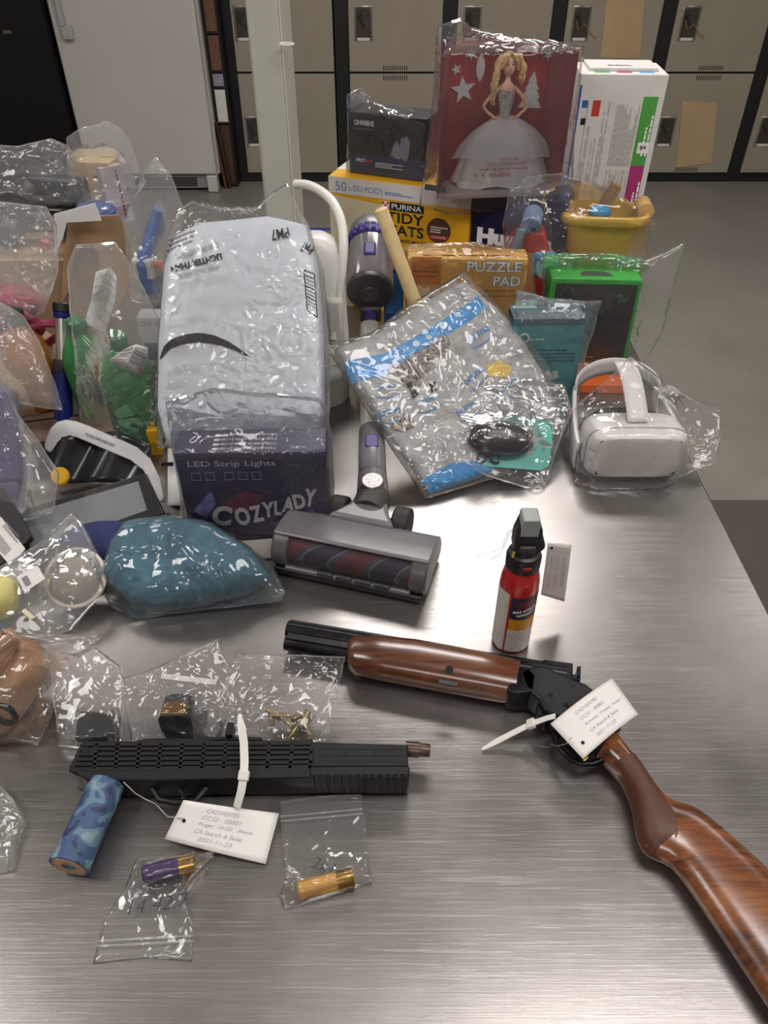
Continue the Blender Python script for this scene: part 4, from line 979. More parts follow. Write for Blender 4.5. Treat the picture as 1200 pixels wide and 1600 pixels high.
# ---- big white poly mailer
n_ = facing(38, 0); pm = PZ(380, 655, 1.02)
pm = V((-.24, 1.13, 1.06))
PMM = NT('white_poly_mailer'); PMM.b.inputs['Base Color'].default_value = lin('#ced3da'); PMM.b.inputs['Roughness'].default_value = .38
nn = PMM.noise(7, PMM.coord((1, 1.6, 2.4)), detail=3, dist=1.2); PMM.l(PMM.bump(nn, .22, .012), PMM.b.inputs['Normal']); PMM = PMM.m
WS = [[(262, 700), (380, 706), (498, 700)], [(507, 640), (506, 520), (498, 420)], [(480, 352), (420, 338), (370, 344), (320, 348)], [(276, 368), (258, 420), (249, 540), (247, 640)]]
PMB = pillow('white_mailer', 'large plump white poly mailer with a dark arrow mark', 'mailer', WS, pm, n_, PMM, crk=.0022, seed=60, dome=.03, back_dome=.05, up=.002, p=4, nu=60, nv=60, floor=TZ + .002)
bv2 = bvh_of([PMB])
def on3(x, y):
    """the point of the mailer's own front that shows at a pixel"""
    d = ray(x, y); h_ = bv2.ray_cast(EYE, d, 4); return h_[0] if h_[0] is not None else PP(x, y, pm, n_)
def onp(x, y): return on3(x, y) - n_ * 0
def mpoly3(name, mt, pts, off=.0012):
    b = MB(); vs = [b.bm.verts.new(onp(*p)) for p in pts]; b.bm.faces.new(vs); bmesh.ops.triangulate(b.bm, faces=b.bm.faces[:])
    o = b.build(name, mt, PMB, WORLD); drape_mesh(o.data, bv2, n_, off); return o
DARKM = mat('mailer_black_print', '#1c1a1c', .4, vary=.3, nscale=200)
up_ = [(250, 560), (256, 542), (268, 530), (288, 523), (312, 520), (335, 524), (358, 534), (376, 546), (391, 558)]
dn_ = [(388, 558), (372, 550), (352, 542), (330, 537), (308, 535), (286, 538), (266, 545), (256, 556)]
# strips of the arrow, one quad at a time so that it follows the bulge
b = MB(); n_s = 26
U = [V((x, y, 0)) for x, y in up_]; D_ = [V((x, y, 0)) for x, y in dn_[::-1]]
Us, Ds = resample(U, n_s), resample([V((251, 562, 0))] + D_ + [V((391, 558, 0))], n_s)
ra = [b.bm.verts.new(onp(p.x, p.y)) for p in Us]; rb = [b.bm.verts.new(onp(p.x, p.y)) for p in Ds]
for i in range(n_s): b.face([ra[i], ra[i+1], rb[i+1], rb[i]])
o2 = b.build('arrow_mark', DARKM, PMB, WORLD); drape_mesh(o2.data, bv2, n_, .002)
def mtext3(txt, x, y, w_, ang, mt=INK, h=None, bold=.02):
    c = onp(x, y); xd = onp(x + 14 * cos(R(ang)), y - 14 * sin(R(ang))) - c
    return text(PMB, txt, frame(c, xd, n_), mt, w=w_, h=h, bold=bold, W=WORLD, drape=(bv2, n_, .0032))
mtext3('LIGHTER THAN', 307, 411, .088, 196, h=.011, bold=.04)
mtext3('OUR SMALLEST BOX', 308, 392, .075, 196, mat('soft_grey_ink', '#9b9894'), h=.008); mtext3('THIS PACKAGE IS', 310, 424, .07, 196, mat('soft_grey_ink', ''), h=.008)
for i in range(3):
    c = onp(300 + i * 2, 376 - i * 8); fine_print(PMB, GREYINK, 0, .055, 0, .004, 1, frame(c, onp(286 + i * 2, 381 - i * 8) - c, n_), i, W=WORLD, drape=(bv2, n_, .002))
mtext3('PM7', 438, 366, .03, 190, h=.018, bold=.01); mtext3('PM7', 480, 388, .018, 160, h=.016, bold=.01)
# barcode frame towards the right edge
def mline(p, q, r=.0009):
    pts = [onp(*(V(p).lerp(V(q), k / 6))) + n_ * .0006 for k in range(7)]
    return pts
b = MB()
for p, q in (((475, 422), (491, 428)), ((491, 428), (496, 496)), ((496, 496), (480, 485)), ((480, 485), (475, 422))): b.tube(mline(p, q), .0009, 6)
for i in range(9):
    f_ = i / 9; b.tube(mline((477 + 4 * f_, 430 + 50 * f_), (490 + 4 * f_, 436 + 52 * f_)), .0005 if i % 3 else .0011, 6)
b.build('barcode_print', INK, PMB, WORLD)
bag('clear bag sleeved over the white mailer with a tall peaked top', [[(246, 700), (380, 708), (506, 706)], [(516, 640), (514, 520), (506, 420), (482, 350)], [(462, 322), (448, 286), (424, 300), (400, 322), (340, 320), (300, 312)], [(276, 330), (256, 400), (246, 540), (244, 640)]],
    pm, n_, [PMB], crk=.003, seed=63, mt=FILM_THIN, nu=56, nv=60)
yb = carton('yellow_carton', 'thin yellow edged carton seen between the green bottles and the white mailer', 'box', frame(PZ(238, 712), V((1, .1, 0))), .02, .05, .055, YEL, bevel=.001)
gb = MB().grid(lambda u, v: PZ(268 + 60 * u, 702 + 60 * v, TZ + .004 + .02 * (1 - v) + .006 * sin(u * 9 + v * 5)), 14, 14)
b = MB(); b.grid(lambda u, v: PZ(262 + 60 * u, 690 + 100 * v, TZ + .003 + .03 * (1 - v) + .004 * sin(u * 9 + v * 5)), 14, 14); x = b.build('white_sheet', mat('white_bag_film', '#c8c6c3', .4, vary=.03), None, solid=.001); tag(x, 'crumpled white plastic flap left of the violet LED light box', 'plastic sheet')
b = MB(); P = [PZ(x, y, TZ + .002) for x, y in ((330, 850), (425, 842), (428, 872), (352, 880))]; b.rings([P, [p + V((0, 0, .001)) for p in P]]); x = b.build('grey_envelope', mat('grey_paper', '#8f8a86', .6, vary=.04), None, smooth=False); tag(x, 'flat grey envelope lying under the violet LED light box', 'envelope')
lb = [PP(x, y, V((-.3, .93, 1.0)), facing(10)) for x, y in ((252, 722), (271, 722), (271, 728), (252, 728))]
b = MB(); b.rings([lb, [p + V((0, -.0008, 0)) for p in lb]]); x = b.build('strip_label', mat('label_black', '#17171a', .5, vary=.1), None, smooth=False); tag(x, 'tiny black strip label beside the violet LED light box', 'label')

# ---- green soap bottles
GS = NT('green_soap_plastic'); GS.b.inputs['Base Color'].default_value = lin('#23703a'); GS.b.inputs['Roughness'].default_value = .16; GS.b.inputs['Coat Weight'].default_value = .5
GS.l(GS.ramp(GS.noise(5, detail=2), [(.35, '#1c6332'), (.65, '#2f8244')]), GS.b.inputs['Base Color']); GS = GS.m
def bottle(label, base, w_, d_, h_, tilt, yaw, capc):
    W = M.Translation(base) @ rot('Z', yaw) @ rot('Y', tilt)
    o = thing('soap_bottle', label, 'bottle', W, 'green soap bottles')
    b = MB(); rings = []
    for z, s_ in ((0, .9), (.006, .98), (.1 * h_, 1.0), (.6 * h_, 1), (.74 * h_, .97), (.84 * h_, .84), (.92 * h_, .6), (.97 * h_, .36), (h_, .26)):
        z = z if z <= .006 else z
        rings.append([V((x, y, z)) for x, y in rr(w_ * s_, d_ * (s_ if s_ > .5 else s_ * 1.3), 36, 0, 0, .62)])
    b.rings(rings); bd = b.build('bottle_body', GS, o, sub=1)
    MB().lathe([(.0155, 0), (.0165, .003), (.0165, .022), (.012, .027), (.001, .028)], 24, tr(0, 0, h_ - .004)).build('cap', capc, o)
    poly_patch(o, 'side_label', mat('clear_label_green', '#4d9160', .3, vary=.03), [(-w_ * .55, h_ * .1), (w_ * .1, h_ * .1), (w_ * .3, h_ * .3), (-w_ * .1, h_ * .52), (-w_ * .55, h_ * .45)], front(0, 0, off=d_ + .0006), .0005)
    text(o, 'method', front(w_ * .15, h_ * .32, off=d_ + .0016), mat('pale_green_ink', '#a6cdb0', .5, vary=0), w=w_ * .9, h=.009)
    return o
p_ = PZ(212, 722); q_ = PZ(166, 700)
B1 = bottle('green soap bottle beside the white mailer with a crumpled receipt on it', p_ + V((0, .06, .002)), .05, .032, .205, 0, 8, mat('bottle_cap_green', '#2d6a42', .3, vary=.03))
B2 = bottle('green soap bottle beside the blue and silver pump', q_ + V((0.002, .05, .002)), .046, .03, .215, -4, -6, mat('bottle_cap_green', ''))
RCP = mat('receipt_paper', '#cfccc9', .7, vary=.05, nscale=40)
def receipt(label, pts, y, sd, n=4):
    P = [[PY(x, yy, y - .012 * sin(i * 2.2 + j + sd) ) for i, (x, yy) in enumerate(r_)] for j, r_ in enumerate(pts)]
    b = MB(); b.rings(P, closed=False); x = b.build('receipt', RCP, None, solid=.0006, ang=20)
    tag(x, label, 'receipt', 'crumpled receipts')
    rnd = random.Random(sd); q = MB()
    for k in range(n):
        f0 = (k + .8) / (n + 1)
        for j in range(len(P[0]) - 1):
            A_ = P[0][j].lerp(P[-1][j], f0); B_ = P[0][j+1].lerp(P[-1][j+1], f0)
            if len(P) > 2: 
                kk = f0 * (len(P) - 1); k0 = min(int(kk), len(P) - 2); A_ = P[k0][j].lerp(P[k0+1][j], kk - k0); B_ = P[k0][j+1].lerp(P[k0+1][j+1], kk - k0)
            q.tube([A_.lerp(B_, .08) + V((0, -.0012, 0)), A_.lerp(B_, .9) + V((0, -.0012, 0))], .0006, 5)
    z = q.build('fine_print', GREYINK, x); z['kind'] = 'stuff'
receipt('crumpled receipt over the neck of the left green bottle', [[(150, 425), (172, 418), (182, 432)], [(142, 470), (165, 455), (180, 470)], [(132, 505), (150, 512), (165, 518)], [(128, 512), (148, 514), (164, 519)]], PZ(150, 690).y + .03, 2, 9)
receipt('crumpled receipt lying on the shoulder of the right green bottle', [[(196, 545), (212, 538), (231, 543)], [(184, 553), (208, 548), (231, 560)], [(170, 562), (200, 566), (226, 575)], [(180, 570), (205, 582), (220, 590)]], PZ(216, 716).y + .015, 5, 7)
bag('tall clear bag gathered to a neck over the two green bottles', [[(128, 700), (190, 712), (242, 716)], [(250, 620), (248, 500), (225, 450)], [(196, 400), (180, 378), (150, 380)], [(118, 382), (104, 420), (112, 520), (120, 620)]],
    (B1.location + B2.location) / 2 + V((0, -.01, .12)), facing(8, 0), [B1, B2], crk=.004, seed=70, mt=FILM_HAZE, nu=48, nv=54)

# ---- blue pump
a = PY(98, 660, 1.15); c = PY(98, 474, 1.33); 
a = PZ(100, 668, TZ + .03); c = PY(97, 474, a.y + .10); d_ = (c - a); 
o = thing('hand_pump', 'blue hand pump with a silver shaft beside the green bottles', 'pump', (a.x, a.y, TZ)); f = lambda t_: a + d_ * t_
BP = mat('pump_blue', '#17236e', .3, vary=.06)
MB().tube([f(-.12), f(0), f(.48)], .0165, 24).build('barrel', BP, o, WORLD, bevel=.002)
MB().tube([f(.46), f(.475), f(.55), f(.56)], [.0165, .0185, .0175, .015], 24).build('collar', mat('pump_collar', '#3c393b', .4, vary=.05), o, WORLD)
MB().tube([f(.55), f(.90)], .0125, 24).build('shaft', mat('pump_silver', '#c9c6c3', .25, .8, vary=.04), o, WORLD)
MB().tube([f(.885), f(.9), f(.93), f(.935)], [.014, .0155, .0155, .014], 24).build('blue_ring', BP, o, WORLD)
MB().tube([f(.93), f(.94), f(1.0), f(1.01)], [.013, .0165, .0165, .014], 24).build('handle_cap', BLACKP, o, WORLD)
MB().tube([V((a.x, a.y - .02, TZ + .001)), f(-.12)], .012, 14).build('nozzle', BLACKP, o, WORLD)
# dark box beside it
BRC = mat('dark_tan_carton', '#6b5648', .7, vary=.1)
o = carton('brown_carton', 'shadowed brown carton lying below the bags at the table edge', 'box', frame(PZ(40, 730), V((1, .25, 0))), .18, .16, .05, BRC)
MB().box((.0, .07, .0495), (.18, .074, .0515)).build('tape_seam', mat('seam_dark', '#2a211c', .7, vary=0), o, smooth=False)
AMB = mat('amber_plastic', '#a5671f', .2, vary=.15, coat=.6)
pj = PZ(66, 640, .955)
o = thing('amber_bottle', 'amber brown bottle standing on the shadowed brown carton', 'bottle', (pj.x - .01, pj.y + .03, .952))
MB().lathe([(.02, 0), (.038, .0), (.042, .006), (.042, .10), (.036, .13), (.02, .15), (.016, .155), (.016, .17)], 32).build('body', AMB, o); MB().lathe([(.018, .165), (.0185, .19), (.001, .192)], 24).build('cap', BLACKP, o)

# ---- brown cardboard box carrying the bags at the back
W = frame(V((-.93, 1.50, TZ)), V((1, .02, 0)))
o = thing('cardboard_box', 'open brown cardboard box behind the green bottles under the bags', 'box', W); CBX = o
fx = lambda px, y=1.5: PY(px, 400, y).x + .93
b = MB(); b.box((.0, .006, 0), (PY(188, 300, 1.95).x + .93, .47, .225)); b.build('body', CARDB, o, bevel=.001)
pts = [PY(x, y, 1.49) - V((-.93, 0, TZ)) for x, y in ((92, 480), (95, 420), (104, 345), (182, 340), (196, 372), (204, 470), (186, 440), (182, 404), (160, 378), (158, 400), (130, 385), (112, 405), (104, 460))]
poly_patch(o, 'torn_front_flap', mat('cardboard_face', '#9a7d5d', .8, vary=.05, nscale=20), [(p.x, p.z) for p in pts], tr(0, 0, 0) @ rot('X', 90), .004)
x = MB(); P = [PY(px, py, 1.485) for px, py in ((84, 335), (148, 318), (158, 345), (104, 348), (98, 372), (86, 400))]; x.rings([P, [p + V((0, .003, 0)) for p in P]]); x = x.build('white_paper', PAPER, None, smooth=False); tag(x, 'torn white paper at the top of the brown cardboard box', 'paper')

CT = TZ + .2265
def onbox(px, y): return V((PY(px, 300, y).x, y, CT))
# cream carton and pale booklet, in the bag that stands on the box
W = frame(onbox(118, 1.72), V((1, -.1, 0))) @ rot('X', -4)
cr = carton('cream_carton', 'small cream carton in the tall clear bag by the fridge', 'box', W, .083, .05, .125, mat('cream_card', '#c6ae8b', .6, vary=.05)); patch(cr, 'dark_mark', GREYINK, (.045, .095), (.063, .099), 'front'); patch(cr, 'teal_mark', mat('teal_mark', '#56706c', .5, vary=.1), (.012, .06), (.026, .076), 'front')
W = frame(onbox(166, 1.70), V((.55, .45, 0))) @ rot('X', -4)
bk_ = carton('pale_booklet', 'pale lilac booklet standing beside the small cream carton', 'booklet', W, .05, .022, .118, mat('pale_lilac_card', '#b9aeb6', .6, vary=.04)); fine_print(bk_, mat('dark_red_ink', '#6b3244', .5, vary=0), .01, .11, .0, .006, 1, tr(.034, -.0008, 0) @ rot('X', 90) @ rot('Z', 90), 3)
cup = thing('blue_cup', 'round blue lidded cup in front of the small cream carton', 'cup', onbox(142, 1.64)); BC = mat('cup_blue', '#4a62a6', .35, vary=.05)
MB().lathe([(.03, 0), (.034, .004), (.04, .045), (.041, .05)], 32).build('body', mat('cup_grey_blue', '#8d99b5', .35, vary=.05), cup); MB().lathe([(.0415, .046), (.042, .054), (.034, .064), (.012, .069), (.001, .07)], 32).build('lid', BC, cup)
bag('tall clear bag with a glinting top holding the cream carton', [[(104, 320), (150, 330), (205, 318)], [(228, 285), (205, 220), (190, 200)], [(172, 188), (140, 196), (122, 202)], [(103, 215), (106, 260)]], onbox(142, 1.70) + V((0, 0, .07)), facing(8), [cr, bk_, cup], crk=.006, seed=75, mt=FILM_HAZE, floor=None)
# black electronics in the bag at the table's far end
g1 = thing('black_speaker', 'round black and silver gadget in the bag nearest the black cabinet', 'gadget', onbox(20, 1.66))
MB().cyl((0, -.01, .05), (0, .05, .06), .042, n=28).build('housing', BLACKP, g1, bevel=.005); MB().cyl((0, -.016, .05), (0, -.009, .05), .03, .034, 28).build('grille', mat('grille_dark', '#3a3b3d', .5, .5, vary=.3, nscale=300), g1, bevel=.002)
MB().box((-.06, .0, 0), (.055, .045, .03)).build('base', DGREYP, g1, bevel=.006)
g2 = thing('silver_radio', 'silver and black flat gadget lying beside the round one', 'gadget', onbox(72, 1.68))
MB().box((-.06, -.02, .0), (.075, .07, .035), rot('Z', -8)).build('chassis', DGREYP, g2, bevel=.005); q = MB()
for i in range(3): q.box((-.05 + i * .035, -.026, .006), (-.025 + i * .035, -.018, .027), rot('Z', -8))
q.build('silver_keys', CHROME, g2, bevel=.002); MB().box((-.03, -.012, .036), (.06, .02, .045), rot('Z', -8)).build('silver_strip', CHROME, g2, bevel=.002); MB().tube([(-.05, .0, .055), (-.02, -.02, .065), (.03, -.015, .062), (.07, .01, .05)], .012, 12).build('cable', BLACKP, g2)
MB().box((-.06, .03, .035), (.07, .06, .095), rot('Z', -8)).build('back_plate', mat('grey_screen', '#3c4144', .3, vary=.1), g2, bevel=.006)
bag('puffy clear bag of black gadgets beside the black cabinet', [[(-40, 318), (40, 330), (112, 322)], [(128, 300), (122, 255), (108, 228)], [(80, 216), (30, 228), (-10, 226)], [(-50, 250), (-50, 290)]], onbox(45, 1.66) + V((0, 0, .05)), facing(25), [g1, g2], crk=.007, seed=81, mt=FILM_HAZE, dome=.02, floor=None)
g3 = thing('black_headphones', 'black headphones with a curved band in front of the gadget bags', 'headphones', onbox(50, 1.58))
MB().tube([(-.07 + .14 * i / 14, 0, .02 + .045 * sin(pi * i / 14)) for i in range(15)], [.007] * 15, 12).build('headband', BLACKP, g3)
for s in (-1, 1): MB().cyl((s * .07, -.02, .028), (s * .07, .02, .028), .026, n=24).build('ear_cup', DGREYP, g3, bevel=.006)
MB().cyl((-.0, -.02, .01), (.0, .0, .01), .009, n=14).build('red_plug', mat('plug_red', '#a8323a', .4, vary=.05), g3)
# blue tool and disc sleeve bag
bl = thing('blue_tool', 'blue and white plastic tool in the bag beside the white mailer', 'tool', onbox(222, 1.44) + V((0, 0, -.225)))
a = PY(222, 412, 1.46); c = PY(246, 330, 1.50)
MB().tube([a + V((0, 0, -.06)), a, a.lerp(c, .4), a.lerp(c, .7), c], [.012, .014, .011, .012, .008], 16).build('blue_grip', mat('tool_blue', '#4a6cb8', .35, vary=.06), bl, WORLD)
MB().box((-.018, -.01, -.03), (.02, .01, .012), M.Translation(a) ).build('white_head', WHITEP, bl, WORLD, bevel=.004); MB().box((-.0, -.012, -.012), (.016, .0, .004), M.Translation(a + V((.026, 0, .004)))).build('coral_tip', mat('coral_plastic', '#d08a78', .4, vary=.05), bl, WORLD, bevel=.002)
W = frame(V((PY(206, 470, 1.40).x, 1.40, TZ)), V((1, .0, 0)))
ds = carton('disc_pack', 'white pack of discs marked in small capitals beside the white mailer', 'disc pack', W, .09, .04, .155, mat('pale_white_card', '#c4c3c6', .5, vary=.03)); text(ds, 'CDR-HOST', front(.036, .142), GREYINK, w=.062, h=.010); patch(ds, 'navy_panel', mat('navy_panel', '#2f2f5a', .5, vary=.1), (.005, .06), (.085, .1), 'front')
bag('clear bag with a pointed top over the blue tool', [[(204, 470), (240, 480), (262, 470)], [(275, 400), (290, 330), (266, 270)], [(244, 244), (225, 262), (212, 300)], [(192, 350), (198, 400)]], V((-.44, 1.46, 1.12)), facing(12), [bl, ds], crk=.006, seed=86, mt=FILM_HAZE, floor=None)

# ---- bags piled along the left end
p_ = PZ(40, 640); 
o = thing('pink_yarn', 'skein of pink and red yarn in a milky bag', 'yarn', V((-.70, 1.32, 1.08))); rnd = random.Random(8); b = MB()
YR = mat('pink_red_yarn', '#a8455c', .8, vary=.3, nscale=40)
for i in range(12):
    cx, cz = rnd.uniform(-.03, .05), rnd.uniform(-.02, .025)
    b.tube([(cx + .055 * cos(t_), -.04 + .02 * sin(t_ + i) + i * .004, cz + .028 * sin(t_) + .02 * cos(t_)) for t_ in [2*pi*k/16 for k in range(16)]], .0075, 7, loop=True)
b.build('skein', YR, o)
sk = o
BEI = mat('beige_cloth', '#b8a184', .8, vary=.08, nscale=20, bump=.3)
def blob(name, label, cat, c, rad, m, seed=0, amp=.12, fr=9, e=.8, group=None, floor=TZ + .001, n=40):
    b = MB(); b.sphere(c, rad, n, e=e)
    for v in b.bm.verts:
        d = (v.co - V(c)); v.co = V(c) + d * (1 + amp * noise.noise(v.co * fr + V((seed, 0, 0))) + .4 * amp * noise.noise(v.co * fr * 2.7 + V((seed, 5, 0))))
        if v.co.z < floor: v.co.z = floor
    o = b.build(name, m, None); tag(o, label, cat, group); return o
be = blob('beige_cloth', 'folded beige cloth in the milky bag at the table end', 'cloth', (-.72, 1.30, .99), (.11, .10, .085), BEI, 3)
bag('milky bag with pink yarn showing near its seam', [[(-60, 500), (20, 510), (70, 490)], [(92, 420), (88, 350), (72, 322)], [(30, 318), (-20, 312), (-60, 318)], [(-90, 380), (-90, 450)]], V((-.70, 1.26, 1.10)), facing(25), [sk, be], crk=.006, seed=90, mt=FILM_MILK, dome=.015, floor=None)
bag('milky slanting bag whose corner points at the blue pump', [[(-80, 640), (30, 632), (98, 642)], [(86, 600), (60, 530), (36, 492)], [(0, 470), (-30, 468), (-80, 470)], [(-90, 530), (-90, 590)]], V((-.72, 1.17, 1.05)), facing(32), [], crk=.006, seed=93, mt=FILM_MILK, dome=.03, floor=None)
W = frame(V((-.80, .985, .955)), V((1, .1, 0))) @ rot('X', -25)
pv = carton('purple_pouch', 'purple printed pouch inside the large clear bag at the table end', 'pouch', W, .205, .03, .15, mat('violet_print', '#554f78', .4, vary=.12, nscale=20), bevel=.008); patch(pv, 'pink_panel', mat('pink_panel', '#a88a96', .5, vary=.1), (.06, .02), (.11, .06), 'front')
MB().box((.01, .0, -.055), (.19, .03, .002)).build('lower_fold', mat('violet_print', ''), pv, bevel=.006)
bag('large clear bag with a curved edge over the purple pouch', [[(-60, 800), (20, 820), (86, 800)], [(92, 740), (62, 690), (30, 650)], [(10, 610), (-20, 560), (-60, 555)], [(-90, 640), (-90, 720)]], V((-.64, .95, 1.04)), facing(35), [pv], crk=.005, seed=97, mt=FILM_HAZE, dome=.02, floor=TZ + .02)
# ---- white envelope bag with a black pouch and a yellow cap
pe = PZ(150, 742, TZ + .03); ne = facing(50)
def one(x, y, d=0): return PP(x, y, pe, ne) + ne * d
b = MB(); b.rings([[one(x, y, .004 * sin(i * 2.2)) for i, (x, y) in enumerate(r_)] for r_ in ([(66, 704), (78, 664), (100, 650), (135, 662), (190, 688), (240, 705), (262, 790)], [(72, 706), (84, 678), (103, 666), (132, 676), (184, 700), (234, 716), (254, 792)], [(80, 712), (90, 690), (106, 678), (130, 688), (180, 711), (228, 726), (246, 794)])], closed=False)
x = b.build('open_mailer', mat('white_poly_film', '#b9b7b6', .4, vary=.05), None, solid=.0006, sub=1); tag(x, 'open white poly mailer folded over a black pouch', 'mailer'); opm = x
for i in range(1):
    q = fine_print(x, GREYINK, .0, .09, 0, .006, 1, frame(one(135, 680, .006), one(200, 706, .006) - one(135, 680, .006), ne), 5, W=WORLD)
b = MB(); b.grid(lambda u, v: one(80 + 150 * u, 690 + 62 * v - 18 * sin(u * pi) * (1 - v), -.012 + .012 * sin(u * 11 + v * 3) * (1 - v * .5)), 26, 10)
bp = b.build('black_pouch', mat('black_film', '#26282a', .22, vary=.15, nscale=20), None, solid=.004); tag(bp, 'glossy black pouch between the white mailer and the tablet', 'pouch')
o = thing('yellow_disc', 'small round yellow disc beside the top corner of the tablet', 'disc', one(104, 748, .012)); yz = frame(one(104, 748, .02), V((1, 0, 0)), facing(40))
MB().lathe([(.001, 0), (.0145, 0), (.0155, .003), (.0155, .009), (.013, .0115), (.001, .012)], 28).build('cap', YEL, o, yz)
# ---- tablet
ta, tb_ = PZ(60, 862, TZ + .045), PZ(262, 806, TZ + .045); nt_ = facing(58, 8)
pt_ = tb_
def ont(x, y, d=0): return PP(x, y, pt_, nt_) + nt_ * d
tv = [(22, 800), (228, 738), (258, 803), (44, 882)]
c0, c1, c2, c3 = [ont(*q) for q in tv]
o = thing('tablet', 'black framed tablet with a grey reflecting screen leaning on the bags', 'tablet', (c0 + c2) / 2); TBW = o
b = MB(); b.rings([[p - nt_ * .011 for p in (c3, c2, c1, c0)], [p for p in (c3, c2, c1, c0)]]); tbody = b.build('body', mat('tablet_black', '#19191b', .3, vary=.05), o, WORLD, bevel=.003)
S_ = [ont(*q, .0006) for q in ((34, 806), (216, 752), (230, 797), (48, 862))]; b = MB(); b.rings([[p - nt_ * .0004 for p in S_], S_]); b.build('screen', mat('screen_glass', '#7e8386', .12, vary=.08, nscale=4, coat=.6), tbody, WORLD, smooth=False)
MB().cyl(c2 - nt_ * .005, c2 + (c2 - c1).normalized() * .012 - nt_ * .005, .006, n=14).build('corner_button', BLACKP, tbody, WORLD)
bc = blob('blue_cloth', 'dark blue cloth crumpled under the tablet', 'cloth', PZ(170, 868, TZ + .024) + V((0, .02, 0)), (.085, .045, .032), mat('navy_cloth', '#1b2350', .8, vary=.15, nscale=30, bump=.3), 7)
# black album with label
a = PZ(30, 905, TZ + .03); nl = facing(55, 20)
def onl(x, y, d=0): return PP(x, y, a, nl) + nl * d
o = thing('black_album', 'black slab shaped case with a white printed label at the table end', 'case', a); LBK = o
b = MB(); P = [onl(*q) for q in ((-60, 775), (6, 760), (50, 838), (30, 860), (-20, 900), (-60, 880))]; b.rings([[p - nl * .02 for p in P], P]); cs = b.build('case', mat('case_black', '#1f1e20', .4, vary=.06), o, WORLD, bevel=.002)
P = [onl(*q, .001) for q in ((-30, 800), (2, 808), (40, 858), (16, 884), (-30, 830))]; b = MB(); b.rings([[p - nl * .0006 for p in P], P]); lbm = b.build('white_label', WHITE, cs, WORLD, smooth=False)
P = [onl(*q, .0016) for q in ((-28, 822), (-2, 832), (18, 858), (8, 868), (-28, 836))]; b = MB(); b.rings([[p - nl * .0004 for p in P], P]); b.build('grey_box_print', mat('label_grey', '#9d9a98', .5, vary=.05), lbm, WORLD, smooth=False)
fine_print(lbm, GREYINK, 0, .035, 0, .01, 3, frame(onl(4, 822, .0014), onl(30, 852) - onl(4, 822), nl), 8, W=WORLD)
# ---- round glass lid in a clear pouch
gl = thing('glass_dome', 'round clear glass dome with a pale rim in the clear pouch', 'dome', PZ(118, 915, TZ + .03))
zf = frame(PZ(118, 903, TZ + .045), V((1, .1, 0)), facing(55, 0)); gm = mat('dome_glass', '#8d857c', .06, .0, vary=.05, coat=.8, spec=.8)
MB().lathe([(.041, 0), (.039, .006), (.033, .016), (.022, .023), (.01, .0265), (.001, .027)], 40).build('dome', gm, gl, zf)
b = MB(); b.tube([(.0415 * cos(2*pi*i/40), .0415 * sin(2*pi*i/40), 0) for i in range(40)], .0042, 10, loop=True); b.build('rim', mat('rim_pale', '#cbbfb4', .25, vary=.05), gl, zf)
MB().lathe([(.03, -.02), (.034, -.018), (.04, -.002)], 32).build('base', mat('dome_base', '#77706a', .4, vary=.05), gl, zf)
npch = facing(60); pp_ = PZ(70, 980, TZ + .01)
bag('clear zip pouch holding the round glass dome', [[(-20, 985), (60, 998), (110, 985)], [(162, 925), (160, 880), (128, 815)], [(112, 800), (60, 850), (10, 880)], [(-40, 910), (-40, 950)]], pp_, npch, [gl], crk=.004, seed=101, mt=film_mat('hazy_polythene', .13), dome=.006)
def onq(x, y, d=0): return PP(x, y, pp_, npch) + npch * d
P = [onq(*q, .03) for q in ((40, 910), (72, 892), (84, 912), (54, 932))]; b = MB(); b.rings([[p - npch * .0005 for p in P], P]); st = b.build('code_sticker', WHITE, None, smooth=False); tag(st, 'small white sticker on the pouch with the glass dome', 'sticker')
P = [onq(*q, .031) for q in ((48, 912), (56, 907), (63, 920), (55, 924))]; b = MB(); b.rings([[p - npch * .0004 for p in P], P]); b.build('grey_print', GREYINK, st, smooth=False)
P = [onq(*q, .012) for q in ((38, 958), (44, 953), (60, 967), (54, 972))]; b = MB(); b.rings([[p - npch * .004 for p in P], P]); x = b.build('cream_stub', mat('cream_stub', '#cfc3a6', .5, vary=.03), None, bevel=.001); tag(x, 'short cream coloured stub low in the clear zip pouch', 'stub')
yc = blob('yellow_cloth', 'pale yellow wad at the table end beside the clear pouch', 'cloth', PZ(-5, 935, TZ + .03), (.03, .03, .03), mat('pale_yellow', '#b8b070', .7, vary=.1), 4)
# ---- teal garment in a bag
tc = PZ(292, 905, TZ + .045)
TG = NT('teal_fabric'); TG.b.inputs['Roughness'].default_value = .8; TG.l(TG.ramp(TG.noise(6, detail=4, dist=1), [(.35, '#2e5868'), (.65, '#3f7184')]), TG.b.inputs['Base Color']); TG.l(TG.bump(TG.noise(9, TG.coord((1, 1, 1)), detail=3, dist=2.2), .5, .03), TG.b.inputs['Normal']); TG = TG.m
S_ = [[(215, 955), (300, 950), (380, 930)], [(425, 905), (400, 868), (375, 850)], [(330, 822), (265, 812), (205, 820)], [(178, 855), (165, 905)]]
ts = thing('teal_garment', 'folded teal fabric garment packed in a clear bag on the steel', 'garment', tc)
bag('', S_, tc + V((0, 0, -.025)), facing(64), parent=ts, name='cloth', mt=TG, crk=.004, seed=7, dome=.04, back_dome=.03, up=.004, p=3, nu=54, nv=44).name = 'cloth'
bag('clear bag shrunk over the folded teal garment', [[(210, 968), (330, 952), (440, 940)], [(447, 926), (425, 880), (380, 848)], [(330, 816), (265, 806), (198, 814)], [(170, 850), (152, 905), (170, 945)]], tc + V((0, 0, -.025)), facing(64), [ts], crk=.0045, seed=110, mt=FILM, nu=54, nv=44)
